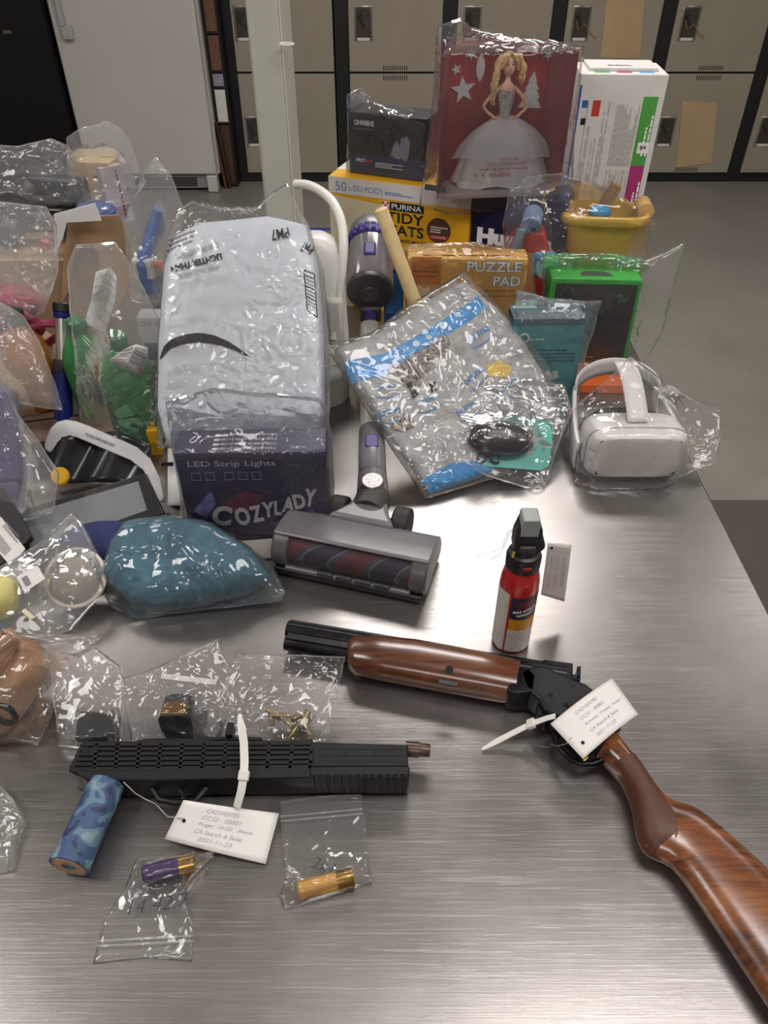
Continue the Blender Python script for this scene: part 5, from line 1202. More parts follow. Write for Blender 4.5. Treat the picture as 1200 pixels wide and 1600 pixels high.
# ---- tan item in a bag
tp = PZ(40, 1090, TZ + .03)
TAN = mat('tan_leather', '#a17a58', .42, vary=.12, nscale=18, bump=.4)
tn = thing('tan_leather', 'tan folded leather item in the bag at the near end of the table', 'leather item', tp)
bag('', [[(-60, 1160), (0, 1150), (26, 1120)], [(58, 1070), (70, 1040), (60, 1010)], [(48, 998), (10, 996), (-60, 996)], [(-90, 1050), (-90, 1120)]], tp + V((0, 0, .01)), facing(62), parent=tn, name='folded_body', mt=TAN, crk=.014, seed=17, dome=.035, back_dome=.03, up=.004, p=3)
for k in range(4): MB().tube([PP(x, y, tp, facing(62)) + facing(62) * (.05 + .004 * k) for x, y in ((-20, 1120 - 20 * k), (10 + 6 * k, 1085 - 18 * k), (34 + 7 * k, 1040 - 10 * k), (20 + 8 * k, 1008 - 2 * k))], .009, 8, flat=.35).build('strap', TAN, tn, WORLD)
tb2 = thing('metal_buckle', 'dark metal buckle lying on the tan leather item', 'buckle', tp + V((-.0, -.05, .03))); MB().tube([(.012 * cos(2*pi*i/16), .004, .018 * sin(2*pi*i/16)) for i in range(16)], .004, 8, loop=True).build('buckle', GUNM, tb2)
bag('clear bag with loose pleats over the tan leather item', [[(-60, 1180), (20, 1160), (60, 1165)], [(80, 1120), (96, 1050), (163, 992)], [(110, 992), (40, 990), (-60, 995)], [(-90, 1040), (-90, 1120)]], PZ(40, 1090, TZ + .03), facing(62), [tn, tb2], crk=.007, seed=115, mt=FILM, dome=.01)
bag('empty clear bag lying flat at the near end of the table', [[(-60, 1372), (0, 1366), (18, 1362)], [(30, 1310), (38, 1285), (22, 1250)], [(2, 1226), (-20, 1222), (-60, 1220)], [(-90, 1270), (-90, 1320)]], PZ(0, 1300, TZ + .006), facing(84), [], crk=.005, seed=118, mt=FILM, dome=.008)
# ================================================================== the front of the table
# ---- bear spray can
bs = PZ(797, 1000); o = thing('spray_can', 'red bear spray can with a black trigger head standing on the steel', 'spray can', tr(bs.x, bs.y, TZ + .0005) @ M.Scale(.955, 4)); SPR = o
RC = mat('can_red', '#a31c1a', .25, vary=.03, coat=.5); R0 = .0272
b = MB(); b.lathe([(.018, .004), (.0245, 0), (R0, .003), (R0, .128), (.0262, .138), (.0235, .150), (.0205, .157), (.019, .163)], 48); can = b.build('can', RC, o)
def arc(name, m, a0, a1, z0, z1, dr=.0004, par=None):
    b = MB(); b.lathe([(R0 + dr, z0), (R0 + dr, z1)], 28, None, R(a0), R(a1), cap=False); return b.build(name, m, par or can)
arc('white_label', mat('can_label_white', '#b9b4ae', .45, vary=.04), 150, 232, .006, .122); arc('label_text_panel', mat('can_label_white', ''), 242, 372, .006, .052)
arc('label_text_panel', mat('can_label_white', ''), 232.2, 238, .006, .12)
arc('red_stripe', RC, 236, 242, .006, .125, .0006)
arc('yellow_band', mat('can_amber', '#b87a1e', .4, vary=.12, nscale=120), 243, 372, .052, .076); arc('navy_panel', mat('can_navy', '#1c2236', .4, vary=.1), 243, 372, .074, .118)
arc('maroon_panel', mat('can_maroon', '#5b1f2a', .4, vary=.1), 262, 330, .094, .112, .0007)
def wrap_text(txt, a, z, w, h, m, r_=0, dr=.0012, bold=.02):
    me = text_mesh(txt, w, h, bold)
    me.transform(M.Rotation(R(r_), 4, 'Z'))
    for v in me.vertices:
        t_ = R(a) + v.co.x / R0; v.co = V(((R0 + dr) * cos(t_), (R0 + dr) * sin(t_), z + v.co.y))
    me.materials.append(m); ob = bpy.data.objects.new('lettering', me); link(ob, can)
wrap_text('BEAR ATTACK', 287, .0935, .034, .0045, WHITEINK, 12); wrap_text('DETERRENT', 290, .086, .026, .004, WHITEINK, 12)
for i in range(7): wrap_text('|' * 3, 262 + 10 * (i % 2), .045 - i * .0055, .026, .0008, GREYINK, dr=.0008)
b = MB(); b.lathe([(.0215, .156), (.0235, .158), (.0238, .176), (.0215, .182), (.0175, .184), (.0165, .198), (.001, .199)], 40); col = b.build('cap_collar', BLACKP, o)
MB().box((-.004, -.0248, .168), (.0075, -.022, .173)).build('red_mark', mat('mark_red', '#8e1f1c', .5, vary=0), col, bevel=.0005)
b = MB(); b.prism([(-.018, .192), (-.0175, .216), (-.012, .238), (.010, .24), (.0165, .228), (.017, .212), (.022, .208), (.023, .2), (.019, .194), (.014, .188), (-.012, .188)], -.014, .014, rot('X', 90)); hd = b.build('trigger_head', BLACKP, o, bevel=.002)
b = MB(); b.prism([(-.0125, .222), (-.0125, .246), (-.0110, .25), (.0095, .25), (.011, .246), (.011, .222)], -.010, .0165, rot('X', 90)); b.build('safety_clip', mat('clip_grey', '#8b908d', .45, vary=.03), hd, bevel=.0015)
b = MB(); b.box((-.011, -.019, .196), (.010, -.013, .205)); b.build('trigger_lever', DGREYP, hd, bevel=.0015)
b = MB(); b.cyl((-.017, -.01, .178), (-.016, -.012, .194), .0022, n=10); b.build('yellow_pin', mat('pin_yellow', '#c2ad4a', .4, vary=0), hd)
wr = MB(); w0 = V((bs.x, bs.y, TZ)) + V((-.015, -.004, .22))
wr.tube([w0, PY(795, 830, bs.y + .0), PY(788, 845, bs.y + .02), PZ(786, 855, TZ + .08), PZ(770, 862, TZ + .05), PZ(745, 870, TZ + .004)], .0004, 5)
wr.tube([w0, PY(797, 833, bs.y + .0), PY(790, 848, bs.y + .02), PZ(787, 856, TZ + .08), PZ(782, 866, TZ + .04), PZ(766, 874, TZ + .003)], .0004, 5)
wr.build('tag_wire', mat('thin_wire_grey', '#6b6660', .5, vary=0), o, WORLD)
HAND = mat('pen_ink', '#a2a2a9', .6, vary=0)
def card_tag(label, quad, hole, lines, sag=.003, z=None, mt=None, th=.0006, size=.0042, inset=(.22, .2)):
    """white card tag: quad of points (text left-top, right-top, right-bottom, left-bottom)"""
    A, B, C_, D = quad
    nn = (B - A).cross(D - A).normalized(); nn = -nn if nn.dot(EYE - A) < 0 else nn
    f = lambda u, v: A.lerp(B, u).lerp(D.lerp(C_, u), v) + nn * sag * sin(pi * u)
    o = thing('evidence_tag', label, 'tag', (A + C_) / 2, 'white card evidence tags')
    b = MB(); b.grid(f, 14, 8); cd_ = b.build('card', WHITE if mt is None else mt, o, WORLD, solid=th)
    hc = f(*hole) + nn * (th); xd = (f(hole[0] + .02, hole[1]) - f(*hole)).normalized()
    hm = frame(hc, xd, nn); b = MB(); b.prism(disc(.0022, 16), 0, .0004, hm); b.build('punched_hole', mat('hole_dark', '#141414', .8, vary=0), cd_, WORLD)
    Lx = (B - A).length; 
    for k, (txt, u0, v0, wd_) in enumerate(lines):
        me = text_mesh(txt, Lx * wd_, None, -.002, 'LEFT', .25)
        sy = (size / max(1e-6, max(v.co.y for v in me.vertices) - min(v.co.y for v in me.vertices)))
        Ly = (D - A).length
        for v in me.vertices:
            u = u0 + v.co.x / Lx; vv = v0 - v.co.y * sy / Ly
            v.co = f(u, vv) + nn * (th * .5 + .0005)
        me.materials.append(HAND); ob = bpy.data.objects.new('handwriting', me); link(ob, cd_, WORLD)
    return o
L1 = [('CA21003785', .28, .16, .34), ('CC32 - 00001', .26, .32, .40), ('Ruger 10/22   Black', .25, .48, .55), ('CA Search & Seize', .24, .64, .48), ('2021-11-23', .30, .80, .34)]
L2 = [('CA21003785', .30, .18, .34), ('CC33 - 00001', .30, .34, .38), ('Browning  16 gauge  shotgun', .30, .50, .62), ('CA Search & Seize', .30, .66, .48), ('2021-11-23', .32, .82, .34)]
yq = bs.y + .045
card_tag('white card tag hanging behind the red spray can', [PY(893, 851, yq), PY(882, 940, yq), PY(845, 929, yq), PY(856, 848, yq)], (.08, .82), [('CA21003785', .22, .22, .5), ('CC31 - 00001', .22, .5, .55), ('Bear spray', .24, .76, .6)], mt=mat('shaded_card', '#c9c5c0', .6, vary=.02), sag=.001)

# ---- break-open shotgun
WOODF = wood_mat('walnut_fore_end', '#33190e', '#593019', '#754728', rot=-9); WOODS = wood_mat('walnut_stock', '#432413', '#774423', '#8f5a30', rot=-50)
ZG = TZ + .024
o = thing('shotgun', 'break-open double barrel shotgun with walnut stock lying on the steel', 'shotgun', PZ(850, 1090)); SG = o
def loft_px(pairs, z, hh, e=.75, n=28, shrink=None):
    rings = []
    for k, (p, q) in enumerate(pairs):
        A = PZ(*p, z); B = PZ(*q, z); c = (A + B) / 2; hx = (A - B) / 2; h_ = hh[k] if isinstance(hh, (list, tuple)) else hh
        s_ = lambda x: math.copysign(abs(x) ** e, x)
        rings.append([c + hx * s_(cos(2*pi*i/n)) + V((0, 0, h_ * s_(sin(2*pi*i/n)))) for i in range(n)])
    return rings
b1a, b1b = PZ(449, 983, ZG + .004), PZ(884, 1056, ZG + .004); b2a, b2b = PZ(447, 1003, ZG - .004), PZ(826, 1076, ZG - .002)
def barrel(p, q, r):
    d_ = (q - p).normalized(); f_ = frame(p, d_.orthogonal(), d_); Lb = (q - p).length
    b = MB(); b.lathe([(r * .78, .03), (r * .78, 0), (r, 0), (r, Lb * .6), (r * 1.08, Lb)], 32, f_, cap=False)
    b.lathe([(.0001, .03), (r * .79, .03)], 32, f_, cap=False); return b.build('barrel', GUNM, o, WORLD)
barrel(b1a, b1b, .0115); barrel(b2a, b2b, .0115)
d_ = (b1b - b1a).normalized(); sd = UP.cross(d_).normalized()
b = MB(); rm = frame(b1a, d_); Lr = (b1b - b1a).length
b.box((0, .0105, -.004), (Lr, .0155, .004), rm); b.build('top_rib', GUNM, o, WORLD, bevel=.0008)
b = MB(); b.box((0.004, -.02, -.006), (Lr * .85, -.006, .006), rm); b.build('side_rib', GUNM, o, WORLD, bevel=.001)
FE = [((543, 1014), (542, 1034)), ((546, 1004), (545, 1042)), ((556, 999), (554, 1049)), ((600, 1001), (598, 1058)), ((650, 1006), (648, 1067)), ((700, 1015), (696, 1076)), ((750, 1025), (746, 1085)), ((790, 1034), (785, 1092)), ((812, 1040), (802, 1094))]
b = MB(); b.rings(loft_px(FE, ZG, [.008, .017, .022, .024, .025, .025, .025, .024, .023], e=.8)); fe = b.build('fore_end', WOODF, o, WORLD)
b = MB(); b.cyl(PZ(702, 1046, ZG + .024), PZ(702, 1046, ZG + .0262), .005, n=16); b.build('screw', GUNM, fe, WORLD)
b = MB(); b.box((-.012, -.003, 0), (.012, .003, .002), frame(PZ(700, 1068, ZG + .019), d_)); b.build('release_slot', BLACKP, fe, WORLD)
b = MB(); b.prism([(p.x, p.y) for p in (PZ(*q, ZG) for q in ((796, 1062), (822, 1055), (836, 1070), (832, 1096), (808, 1098), (790, 1094)))], TZ + .006, TZ + .044); b.build('fore_end_iron', GUNM, o, WORLD, bevel=.003)
MW = mat('breech_bright', '#c3bdb8', .3, .4, vary=.04)
b = MB(); b.prism([(p.x, p.y) for p in (PZ(*q, ZG + .02) for q in ((821, 1046), (843, 1047), (842, 1058), (822, 1060)))], TZ + .03, TZ + .043); b.build('breech_face', MW, o, WORLD, bevel=.001)
b = MB(); b.prism([(p.x, p.y) for p in (PZ(*q, ZG) for q in ((846, 1040), (893, 1046), (892, 1074), (862, 1066), (846, 1056)))], TZ + .008, TZ + .038); mb = b.build('monobloc', GUNM, o, WORLD, bevel=.002)
b = MB(); b.cyl(PZ(868, 1055, TZ + .036), PZ(868, 1055, TZ + .039), .004, n=16); b.build('hinge_hole', BLACKP, mb, WORLD)
b = MB()
for q in (((888, 1060), (904, 1062), (904, 1069), (888, 1068)), ((900, 1048), (906, 1048), (905, 1070), (899, 1070)), ((878, 1072), (900, 1076), (899, 1082), (880, 1080))): b.prism([(p.x, p.y) for p in (PZ(*t_, ZG) for t_ in q)], TZ + .014, TZ + .034)
b.build('extractor', GUNM, o, WORLD, bevel=.0008)
RCV = [(807, 1064), (818, 1056), (846, 1053), (870, 1064), (912, 1082), (945, 1108), (968, 1150), (930, 1185), (905, 1165), (880, 1136), (864, 1132), (846, 1122), (838, 1104), (816, 1090)]
b = MB(); b.prism([(p.x, p.y) for p in (PZ(*q, ZG) for q in RCV)], TZ + .004, TZ + .044); rc = b.build('receiver', mat('receiver_black', '#232225', .42, .6, vary=.15), o, WORLD, bevel=.005, seg=3)
for q in ((860, 1086), (884, 1102)): b = MB(); b.cyl(PZ(*q, TZ + .0435), PZ(*q, TZ + .0455), .0035, n=14); b.build('pin', GUNM, rc, WORLD)
b = MB(); b.prism([(p.x, p.y) for p in (PZ(*q, ZG) for q in ((838, 1106), (862, 1128), (850, 1132), (836, 1122)))], TZ + .010, TZ + .036); b.build('hinge_block', GUNM, rc, WORLD, bevel=.002)
tg = [PZ(*q, ZG) for q in ((866, 1140), (868, 1156), (876, 1172), (892, 1187), (910, 1194), (926, 1194), (940, 1188), (946, 1184))]
MB().tube(tg, .0042, 10, flat=1.0).build('trigger_guard', GUNM, o, WORLD)
MB().tube([PZ(*q, ZG) for q in ((908, 1164), (918, 1176), (917, 1185), (911, 1190))], [.003, .0028, .0024, .0016], 8).build('trigger', BRASS, o, WORLD)
ST = [((950, 1128), (916, 1170)), ((962, 1146), (934, 1184)), ((985, 1178), (956, 1202)), ((1005, 1204), (978, 1230)), ((1022, 1227), (990, 1264)), ((1038, 1245), (993, 1302)), ((1052, 1254), (1003, 1330)), ((1066, 1257), (1022, 1343)), ((1090, 1264), (1050, 1348)), ((1122, 1290), (1082, 1394)), ((1160, 1324), (1107, 1432)), ((1200, 1362), (1134, 1472)), ((1300, 1452), (1212, 1590)), ((1390, 1535), (1290, 1702)), ((1394, 1540), (1294, 1707))]
hh = [.02, .021, .021, .0215, .0225, .0235, .0235, .023, .023, .023, .0235, .024, .0245, .024, .022]
b = MB(); b.rings(loft_px(ST, ZG, hh, e=.9)); stk = b.build('stock', WOODS, o, WORLD, sub=1)
CHK = NT('checkered_dark_walnut'); CHK.b.inputs['Base Color'].default_value = lin('#4a2817'); CHK.b.inputs['Roughness'].default_value = .5
wv = CHK.n('ShaderNodeTexChecker'); wv.inputs['Scale'].default_value = 900; CHK.l(CHK.coord(rot=(0, 0, R(40))), wv.inputs[0]); CHK.l(CHK.bump(wv.outputs['Fac'], .25, .001), CHK.b.inputs['Normal']); CHK = CHK.m
CK = [((986, 1190), (955.5, 1202)), ((1000, 1206), (977, 1230)), ((1013, 1229), (989, 1264)), ((1026, 1252), (992, 1302)), ((1040, 1272), (1002, 1330)), ((1050, 1292), (1021, 1343.5)), ((1052, 1318), (1036, 1346))]
rings = []
for k, (p, q) in enumerate(CK):
    A = PZ(*p, ZG); B = PZ(*q, ZG); A0, B0 = PZ(*ST[min(k + 2, 8)][0], ZG), PZ(*ST[min(k + 2, 8)][1], ZG); c0 = (A0 + B0) / 2; hx = (A0 - B0) / 2; ring = []
    for i in range(13):
        P = A.lerp(B, i / 12); tt = max(-1, min(1, (P - c0).dot(hx) / hx.length_squared)); sg = math.sqrt(max(0, 1 - abs(tt) ** (2 / .9))) ** .9
        ring.append(P + V((0, 0, hh[min(k + 2, 8)] * sg + .0012)))
    rings.append(ring)
b = MB(); b.rings(rings, closed=False); b.build('grip_checkering', CHK, stk, WORLD, sub=1)
b = MB(); 
# cable tie around the receiver and its tag
def ribbon(name, label, pts, wd_, m, hd_at=None, group='white cable ties'):
    o = thing(name, label, 'cable tie', pts[len(pts) // 2], group); b = MB(); ring = []
    for i, p in enumerate(pts):
        d = (pts[min(i + 1, len(pts) - 1)] - pts[max(i - 1, 0)]).normalized(); s_ = d.cross(UP).normalized() * wd_ / 2
        if s_.length < 1e-6: s_ = V((wd_ / 2, 0, 0))
        k = .45 if i == 0 else 1
        nrm = s_.cross(d).normalized() * .0007
        ring.append([p - s_ * k - nrm, p + s_ * k - nrm, p + s_ * k + nrm, p - s_ * k + nrm])
    b.rings(ring); b.build('strap', m, o, WORLD, bevel=.0003)
    if hd_at:
        p, d = hd_at; b = MB(); b.box((-.0055, -.0062, -.003), (.0055, .0062, .0035), frame(p, d)); b.build('lock_head', m, o, WORLD, bevel=.0012)
    return o
TIE = mat('nylon_white', '#d3d0c8', .4, vary=.02)
pt = [PZ(753, 1171, TZ + .003), PZ(775, 1159, TZ + .008), PZ(800, 1146, TZ + .016), PZ(830, 1131, TZ + .026), PZ(855, 1122, TZ + .041), PZ(868, 1119, TZ + .0465)]
ribbon('cable_tie', 'white cable tie looped on the shotgun receiver with its tail on the steel', pt, .0075, TIE, (pt[3], pt[4] - pt[3]))
ztag = TZ + .056
card_tag('white card tag resting on the shotgun receiver', [PZ(860, 1131, ztag), PZ(956, 1060, ztag + .004), PZ(997, 1116, ztag), PZ(911, 1186, ztag - .004)], (.13, .75), L2, sag=.006)
x = MB().tube([PZ(893, 1152, ztag + .001), PZ(885, 1162, ztag - .004), PZ(870, 1166, TZ + .03), PZ(862, 1162, TZ + .02), PZ(858, 1168, TZ + .004), PZ(843, 1166, TZ + .002)], .0005, 5).build('tag_wire', mat('thin_wire_bright', '#a5a19c', .4, .5, vary=0), None); tag(x, 'twisted thin wire below the tag on the shotgun', 'wire')

# ---- short black carbine receiver
PBK = mat('matt_black_polymer', '#0d0e0f', .5, vary=.12, nscale=80, spec=.35, bump=.05)
ZB = TZ + .042
o = thing('black_carbine', 'short matt black firearm with vented sides and camouflage grip', 'firearm', PZ(370, 1200)); CB = o
def low(q): return (q[0], q[1] if q[1] < 1200 else 1200 + (q[1] - 1200) * .5)
def pz_prism(name, pts, z0, z1, m, par=None, bev=.002, zp=None):
    pts = [low(q) for q in pts]
    b = MB(); b.prism([(p.x, p.y) for p in (PZ(*q, zp or z1) for q in pts)], z0, z1); return b.build(name, m, par or o, WORLD, bevel=bev)
ch = pz_prism('chassis', [(106, 1207), (112, 1190), (126, 1160), (140, 1157), (205, 1158), (228, 1153), (315, 1152), (330, 1156), (490, 1157), (492, 1229), (330, 1232), (250, 1238), (135, 1236)], TZ + .002, ZB - .003, PBK)
VENT = mat('vent_black', '#060607', .7, vary=0)
pz_prism('vent_recess', [(124, 1166), (490, 1164), (490, 1199), (114, 1203)], ZB - .0032, ZB - .0028, VENT, ch, 0, ZB)
bars = MB()
def bar(p, q, wpx_, z0=ZB - .003, z1=ZB, tgt=None):
    A, B = PZ(*p, ZB), PZ(*q, ZB); m_ = frame((A + B) / 2, B - A); l_ = (B - A).length / 2; (tgt or bars).box((-l_, -wpx_ / 2, z0 - m_.translation.z), (l_, wpx_ / 2, z1 - m_.translation.z), m_)
for k, f_ in enumerate((0, .2, .4, .6, .8, 1)):
    y0, y1 = 1162 + 40 * f_, 1160 + 38 * f_
    bar((128 - 14 * f_, y0), (489, y1), .0042 if 0 < f_ < 1 else .006)
for xx in (150, 183, 217, 250, 284, 318, 352, 386, 420, 456, 487): bar((xx + 1, 1161), (xx - 3, 1201), .0045)
bars.build('vent_ribs', PBK, ch, WORLD, bevel=.0005)
MBs = MB()
for q in ((134, 1172), (146, 1173)): MBs.cyl(PZ(*q, ZB - .003), PZ(*q, ZB + .0005), .0045, n=12)
MBs.build('rear_screw', PBK, ch, WORLD)
pz_prism('lower_rail_panel', [(112, 1204), (492, 1199), (492, 1228), (330, 1232), (250, 1237), (135, 1236)], TZ + .004, ZB, PBK, ch, .002)
hg = pz_prism('handguard', [(488, 1159), (637, 1163), (638, 1197), (488, 1198)], TZ + .004, ZB, PBK)
gv = MB()
for yy in (1170, 1180, 1189): bar((500, yy - 1), (630, yy + 1), .0016, ZB - .0004, ZB + .0004, gv)
gv.build('groove_lines', VENT, hg, WORLD)
hl = MB()
for xx in (541, 585): hl.cyl(PZ(xx, 1176, ZB - .001), PZ(xx, 1176, ZB + .0008), .0022, n=12)
hl.build('screw_hole', VENT, hg, WORLD)
rl = pz_prism('accessory_rail', [(484, 1197), (640, 1196), (640, 1221), (484, 1222)], TZ + .003, ZB + .003, PBK)
tt = MB()
for i in range(13):
    xx = 492 + i * 11.6; tt.prism([(p.x, p.y) for p in (PZ(*q, ZB + .003) for q in ((xx, 1209), (xx + 6.5, 1209), (xx + 6.5, 1213), (xx, 1213)))], TZ + .008, ZB + .002)
tt.build('rail_teeth', PBK, rl, WORLD, bevel=.0006)
pz_prism('ejection_plate', [(330, 1230), (480, 1229), (484, 1233), (330, 1235)], TZ + .006, TZ + .03, mat('gunmetal_grey', '#2f3033', .35, .4, vary=.05), ch, .001)
pz_prism('top_bar', [(306, 1156), (306, 1149), (322, 1150), (410, 1151), (410, 1156)], TZ + .016, TZ + .034, PBK, ch, .001)
sg = MB(); sg.box((-.004, -.006, -.006), (.004, .012, .012), frame(PZ(360, 1150, TZ + .03), V((1, 0, 0)))); sg.build('front_sight', PBK, ch, WORLD, bevel=.001)
mz = MB(); m0, m1 = PZ(634, 1170, TZ + .026), PZ(672, 1173, TZ + .026)
mz.tube([m0, m0.lerp(m1, .55), m0.lerp(m1, .56), m0.lerp(m1, .9), m1], [.0095, .0095, .0082, .0082, .0072], 24); mz.build('muzzle', mat('bronzed_steel', '#5b4a40', .35, .7, vary=.15), o, WORLD)
tgz = [PZ(*q, TZ + .02) for q in ((238, 1232), (250, 1250), (275, 1254), (305, 1252), (318, 1236), (326, 1226))]; MB().tube(tgz, .004, 8).build('trigger_guard', PBK, o, WORLD)
MB().tube([PZ(*q, TZ + .02) for q in ((282, 1236), (287, 1244), (283, 1250))], .003, 8).build('trigger', PBK, o, WORLD)
t = NT('blue_camouflage_wrap'); n1 = t.noise(38, detail=2, dist=.6); n2 = t.noise(62, t.coord((1, 1, 1.3), (0, 1, 0)), detail=1)
c1 = t.ramp(n1, [(0, '#27344f'), (.42, '#27344f'), (.43, '#384f73'), (.54, '#384f73'), (.55, '#5a7686'), (.62, '#5a7686'), (.63, '#748c92')], True)
t.l(c1, t.b.inputs['Base Color']); t.b.inputs['Roughness'].default_value = .6; t.l(t.bump(n2, .15, .003), t.b.inputs['Normal'])
ga, gbb = PZ(168, 1224, TZ + .030), PZ(108, 1354, TZ + .0245)
MB().tube([ga, ga.lerp(gbb, .1), ga.lerp(gbb, .5), ga.lerp(gbb, .9), gbb, gbb.lerp(ga, .001)], [.0195, .0205, .0205, .0215, .0225, .0175], 32).build('grip', t.m, o, WORLD)
gd = (gbb - ga).normalized(); fm = frame(gbb, gd.orthogonal(), gd)
b = MB(); b.lathe([(.0085, -.02), (.0085, .001), (.0185, .001), (.0185, -.004)], 28, fm, cap=False); b.lathe([(.0001, -.018), (.0086, -.018)], 28, fm, cap=False); b.build('wooden_core', mat('pale_core_wood', '#a58468', .7, vary=.1, nscale=60), o, WORLD)
# cable tie over it, string and tag
pt = [PZ(374, 1117, TZ + .075), PZ(377, 1135, TZ + .072), PZ(381, 1160, TZ + .062), PZ(382, 1190, TZ + .054), PZ(381, 1212, TZ + .05), PZ(377, 1236, TZ + .043), PZ(370, 1262, TZ + .027)]
ribbon('cable_tie', 'white cable tie standing up over the black firearm', pt, .0095, TIE, (pt[4], pt[5] - pt[4]))
card_tag('white card tag lying in front of the black firearm', [PZ(287, 1250, TZ + .028), PZ(436, 1271, TZ + .014), PZ(415, 1350, TZ + .004), PZ(257, 1311, TZ + .006)], (.1, .48), L1, sag=.004)
x = MB().tube([PZ(193, 1222, TZ + .045), PZ(212, 1240, TZ + .03), PZ(228, 1249, TZ + .018), PZ(243, 1256, TZ + .014), PZ(262, 1276, TZ + .012), PZ(285, 1279, TZ + .022)], .0007, 6).build('tag_string', mat('string_pale', '#a9a297', .7, vary=.05), None); tag(x, 'thin string from the black firearm to its white tag', 'string')

# ---- three part bags behind it
ns = facing(66)
def standing(label, sides, base, contents, seed, **kw): return bag(label, sides, PZ(*base, TZ + .012), ns, contents, seed=seed, **kw)
pA = thing('end_plate', 'dark rounded metal plate in the bag nearest the tan item', 'gun part', PZ(148, 1150, TZ + .01))
b = MB(); b.prism([(p.x, p.y) for p in (PZ(*q, TZ + .02) for q in ((119, 1160), (122, 1130), (126, 1116), (150, 1116), (170, 1120), (179, 1132), (176, 1148), (166, 1158)))], TZ + .006, TZ + .028); b.build('plate', mat('plate_dark', '#26282a', .45, .3, vary=.1), pA, WORLD, bevel=.003)
b = MB(); b.prism([(p.x, p.y) for p in (PZ(*q, TZ + .018) for q in ((120, 1162), (120, 1156), (164, 1156), (164, 1161)))], TZ + .004, TZ + .02); b.build('base_lip', CHROME, pA, WORLD, bevel=.001)
pB = thing('dot_sight', 'black sight block with an amber lens in the middle part bag', 'gun sight', PZ(280, 1150, TZ + .01))
sB = frame(PZ(254, 1152, TZ + .008), V((1, .03, 0)))
b = MB(); rings = []
for y, s_ in ((0, 1), (.012, 1), (.03, .97), (.034, .9)): rings.append([V((.021 + .021 * s_ * x, y, .024 + .022 * s_ * z)) for x, z in rr(1, 1, 32, 0, 0, .55)])
b.rings(rings); bd = b.build('sight_body', BLACKP, pB, sB, bevel=.0015)
b = MB(); b.box((.006, .002, .0445), (.036, .02, .0475)); b.build('amber_lens', mat('amber_lens', '#8e6a3c', .15, .6, vary=.1), bd, sB, bevel=.002)
b = MB(); b.box((.002, .0, -.006), (.04, .03, .006)); b.build('clamp', DGREYP, pB, sB, bevel=.002)
rnd = random.Random(5); CAS = []
labs = ['top of the heap', 'under the topmost one', 'nearest the cable tie', 'pointing at the shotgun', 'lying crosswise', 'half under the others', 'at the edge of the heap', 'tipped on its base', 'closest to the handguard', 'behind the heap', 'beneath the crossed ones', 'standing out of the heap']
for i in range(12):
    p = PZ(452 + rnd.uniform(-30, 30), 1136 + rnd.uniform(-13, 12), TZ + .012) + V((0, 0, .009 * (i // 5))); d = V((rnd.uniform(-1, 1), rnd.uniform(-1, 1), rnd.uniform(-.15, .3))).normalized(); p.z = max(p.z, TZ + .008)
    f_ = frame(p, d.orthogonal(), d)
    c_ = thing('small_cartridge', 'small brass cartridge in the bag of cartridges behind the black firearm', 'cartridge', f_, 'brass cartridges in a bag')
    MB().lathe([(.0001, -.012), (.0042, -.012), (.0042, -.0108), (.0036, -.0105), (.0036, .004), (.0001, .0042)], 16).build('case', mat('dull_brass', '#94835e', .35, .9, vary=.1), c_)
    MB().lathe([(.0035, .003), (.0034, .007), (.0022, .0115), (.0001, .013)], 16).build('bullet', mat('lead_grey', '#8a7c70', .4, .7, vary=.05), c_); CAS.append(c_)
standing('crumpled clear bag with the dark rounded plate', [[(92, 1166), (135, 1170), (186, 1164)], [(192, 1120), (196, 1070), (190, 1042)], [(150, 1012), (120, 1022), (98, 1018)], [(78, 1040), (84, 1100)]], (140, 1164), [pA], 130, crk=.006, mt=FILM_THIN, dome=.004)
standing('crumpled clear bag with the amber lens sight', [[(205, 1160), (270, 1166), (345, 1160)], [(356, 1100), (360, 1040), (342, 998)], [(300, 1018), (250, 1040), (225, 1050)], [(188, 1060), (196, 1110)]], (280, 1164), [pB], 133, crk=.006, mt=FILM_THIN, dome=.004)
standing('clear zip bag holding the heap of brass cartridges', [[(352, 1158), (440, 1164), (512, 1158)], [(522, 1100), (535, 1050), (540, 1026)], [(470, 1024), (420, 1022), (372, 1020)], [(352, 1060), (350, 1110)]], (440, 1160), CAS, 137, crk=.006, mt=FILM_THIN, dome=.004)
# white paper slip and wooden sliver in the middle bag
P = [PP(x, y, PZ(280, 1164, TZ + .016), ns) for x, y in ((252, 1052), (340, 1062), (336, 1070), (252, 1060))]; b = MB(); b.rings([[p - ns * .001 for p in P], P]); x = b.build('paper_slip', PAPER, None, smooth=False); tag(x, 'narrow pale slip across the bag with the amber lens sight', 'slip')

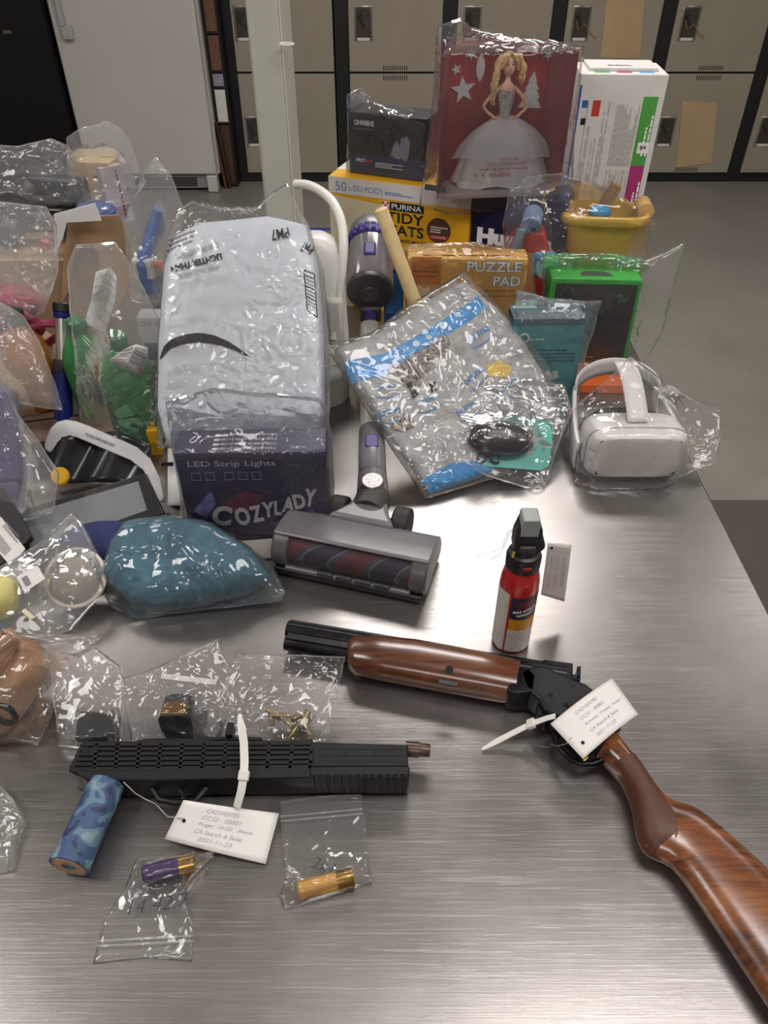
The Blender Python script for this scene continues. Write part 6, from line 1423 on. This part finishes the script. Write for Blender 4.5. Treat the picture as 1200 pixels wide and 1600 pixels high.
# ---- two shotgun shells in small zip bags
def shell(label, p, q, col, f_brass=.70):
    d = (q - p); L = d.length; fr = frame(p, d.orthogonal(), d); o = thing('shotgun_shell', label, 'shotgun shell', fr, 'shotgun shells in zip bags'); r = .0095
    MB().lathe([(.003, .004), (r * .8, .0), (r * .98, .002), (r, .005), (r, L * f_brass)], 32).build('hull', col, o)
    MB().lathe([(r * 1.02, L * f_brass), (r * 1.03, L * f_brass + .001), (r * 1.03, L * .96), (r * 1.13, L * .965), (r * 1.13, L), (.003, L), (.003, L - .001), (.0001, L - .001)], 32).build('brass_head', BRASS, o); return o
s1 = shell('purple shotgun shell in the zip bag below the card tag', PZ(223, 1367, TZ + .012), PZ(305, 1347, TZ + .012), mat('shell_purple', '#3b2358', .35, vary=.08))
s2 = shell('yellow shotgun shell in the zip bag beside the card tag', PZ(465, 1392, TZ + .012), PZ(552, 1370, TZ + .012), mat('shell_yellow', '#bd8d42', .35, vary=.08))
nf = facing(86)
def zipbag(label, sides, base, contents, seed, zl, txt, tx, ty, tw_, tr_):
    pt_ = PZ(*base, TZ + .0035)
    z_ = bag(label, sides, pt_, nf, contents, name='zip_bag', seed=seed, crk=.0022, mt=FILM_ZIP, nu=48, nv=48, up=.0015, down=.0015, group='small zip bags')
    q = MB()
    for a, c in zl: q.tube([PZ(*V(a).lerp(V(c), k / 6), TZ + .0075) for k in range(7)], .0009, 6)
    q.build('zip_strip', FILM_MILK, z_, WORLD)
    c = PZ(tx, ty, TZ + .009); xd = PZ(tx + 20 * cos(R(tr_)), ty - 20 * sin(R(tr_)), TZ + .009) - c
    text(z_, txt, frame(c, xd), mat('marker_black', '#2c2c30', .6, vary=0), w=tw_, bold=-.012, W=WORLD, shear=.2, name='handwriting')
    return z_
zipbag('clear zip bag with the purple shell and its zip towards the table edge', [[(145, 1507), (225, 1498), (300, 1503)], [(303, 1450), (283, 1395), (305, 1365)], [(338, 1330), (280, 1334)], [(214, 1340), (196, 1385), (160, 1440)]], (225, 1420), [s1], 140,
       [((152, 1470), (301, 1462)), ((150, 1478), (301, 1470))], '14 42.7', 248, 1412, .062, 8)
zipbag('clear zip bag with the yellow shell and its zip at the top', [[(444, 1424), (520, 1400), (582, 1380)], [(575, 1330), (570, 1280), (565, 1241)], [(500, 1244), (437, 1252)], [(440, 1310), (446, 1370), (436, 1400)]], (505, 1340), [s2], 143,
       [((437, 1276), (566, 1264)), ((438, 1283), (567, 1271))], '2x1', 505, 1352, .026, -20)
